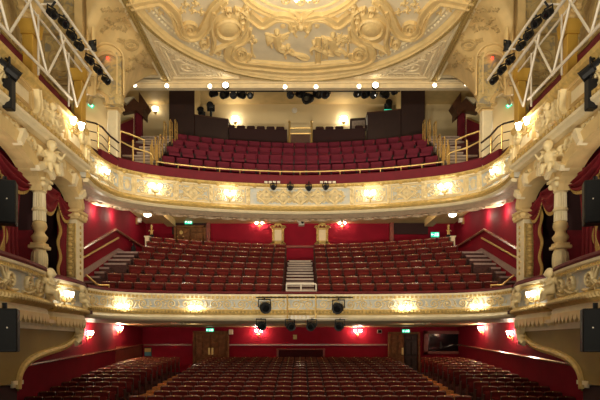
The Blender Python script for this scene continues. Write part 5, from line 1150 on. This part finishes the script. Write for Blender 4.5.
for i, (px, py, r, hy) in enumerate(((264.5,307.5,.19,297.5),(338.5,308,.19,297.5),(261,325.5,.15,318.8),(290,326,.15,318.8),(312,326,.15,318.8),(340,326,.15,318.8))):
    q = P(px,py,Dp-.12); lantern(q, (.35 if px < 300 else -.35,-1,-.2), f'black lantern on the middle balcony front pipe frame, '+(f'upper {"left" if px < 300 else "right"} one' if i < 2 else f'lower row, {ORD[i-1]} from the left'), 'lanterns on the middle balcony front', r, .36, P(px,hy,Dp))
# ------------------------------------------------------------------ light, camera, lift to floor level
def light(name, kind, loc, energy, col, **k):
    d = bpy.data.lights.new(name, kind); d.energy = energy; d.color = col
    for a, v in k.items(): setattr(d, a, v)
    o = bpy.data.objects.new(name, d); COL.objects.link(o); o.location = loc; return o
WARM = (1, .87, .66)
# unseen fill spots added above and below the view to wash the hall
for x, y, z, tgt, e, ang in ((-4.5,3,6.5,(-4,20,7),1300,90),(4.5,3,6.5,(4,20,7),1300,90),(-5,4,-1.3,(-2,20,9.5),1300,80),(5,4,-1.3,(2,20,9.5),1300,80),(0,4,-1.3,(0,19.5,11),3600,80)):
    o = light('fill_wash', 'SPOT', (x,y,z), e, WARM, spot_size=radians(ang), spot_blend=.8, shadow_soft_size=.5); o.rotation_euler = (Vector(tgt)-Vector((x,y,z))).to_track_quat('-Z','Y').to_euler()
light('chandelier_light', 'POINT', (0,17.0,9.7), 270, WARM, shadow_soft_size=.25)
for x in (-5.2,-2.6,0,2.6,5.2): light('dress_fill', 'POINT', (x,25.3-.03*x*x,5.85), 26, WARM, shadow_soft_size=.1)  # unseen point fills added under the upper circle to brighten rows and wall
for x in (-5,0,5): light('stalls_fill', 'POINT', (x,25.5,.75), 12, WARM, shadow_soft_size=.1)  # unseen fills added below the stalls ceiling, without any fitting
for sx_ in (-1,1):
    light('box_lamp', 'POINT', (sx_*8.1,12.6,4.6), 35, WARM, shadow_soft_size=.1); light('passage_lamp', 'POINT', (sx_*8.0,20.6,8.4), 25, WARM, shadow_soft_size=.1)
    light('side_wall_lamp', 'POINT', (sx_*7.5,20.6,5.0), 18, WARM, shadow_soft_size=.06); light('side_wall_lamp', 'POINT', (sx_*7.5,22.6,5.3), 18, WARM, shadow_soft_size=.06)
w = bpy.data.worlds.new('ambient_fill'); SC.world = w; w.use_nodes = True; w.node_tree.nodes['Background'].inputs['Color'].default_value = (1,.89,.72,1); w.node_tree.nodes['Background'].inputs['Strength'].default_value = .24  # warm ambient fill added all round, in place of a lit stage
cam = bpy.data.cameras.new('camera'); cam.sensor_width = 36; cam.lens = 36*F/600; cam.shift_y = (HZ-200)/600; cam.clip_end = 200
co = bpy.data.objects.new('camera', cam); COL.objects.link(co); co.location = (0,0,0); co.rotation_euler = (radians(90),0,0); SC.camera = co
for o in bpy.data.objects:
    if o.parent is None: o.location.z += 2.6
vs = SC.view_settings; vs.view_transform = 'Standard'; vs.look = 'None'; vs.gamma = 1; vs.use_curve_mapping = False; vs.exposure = 0.0
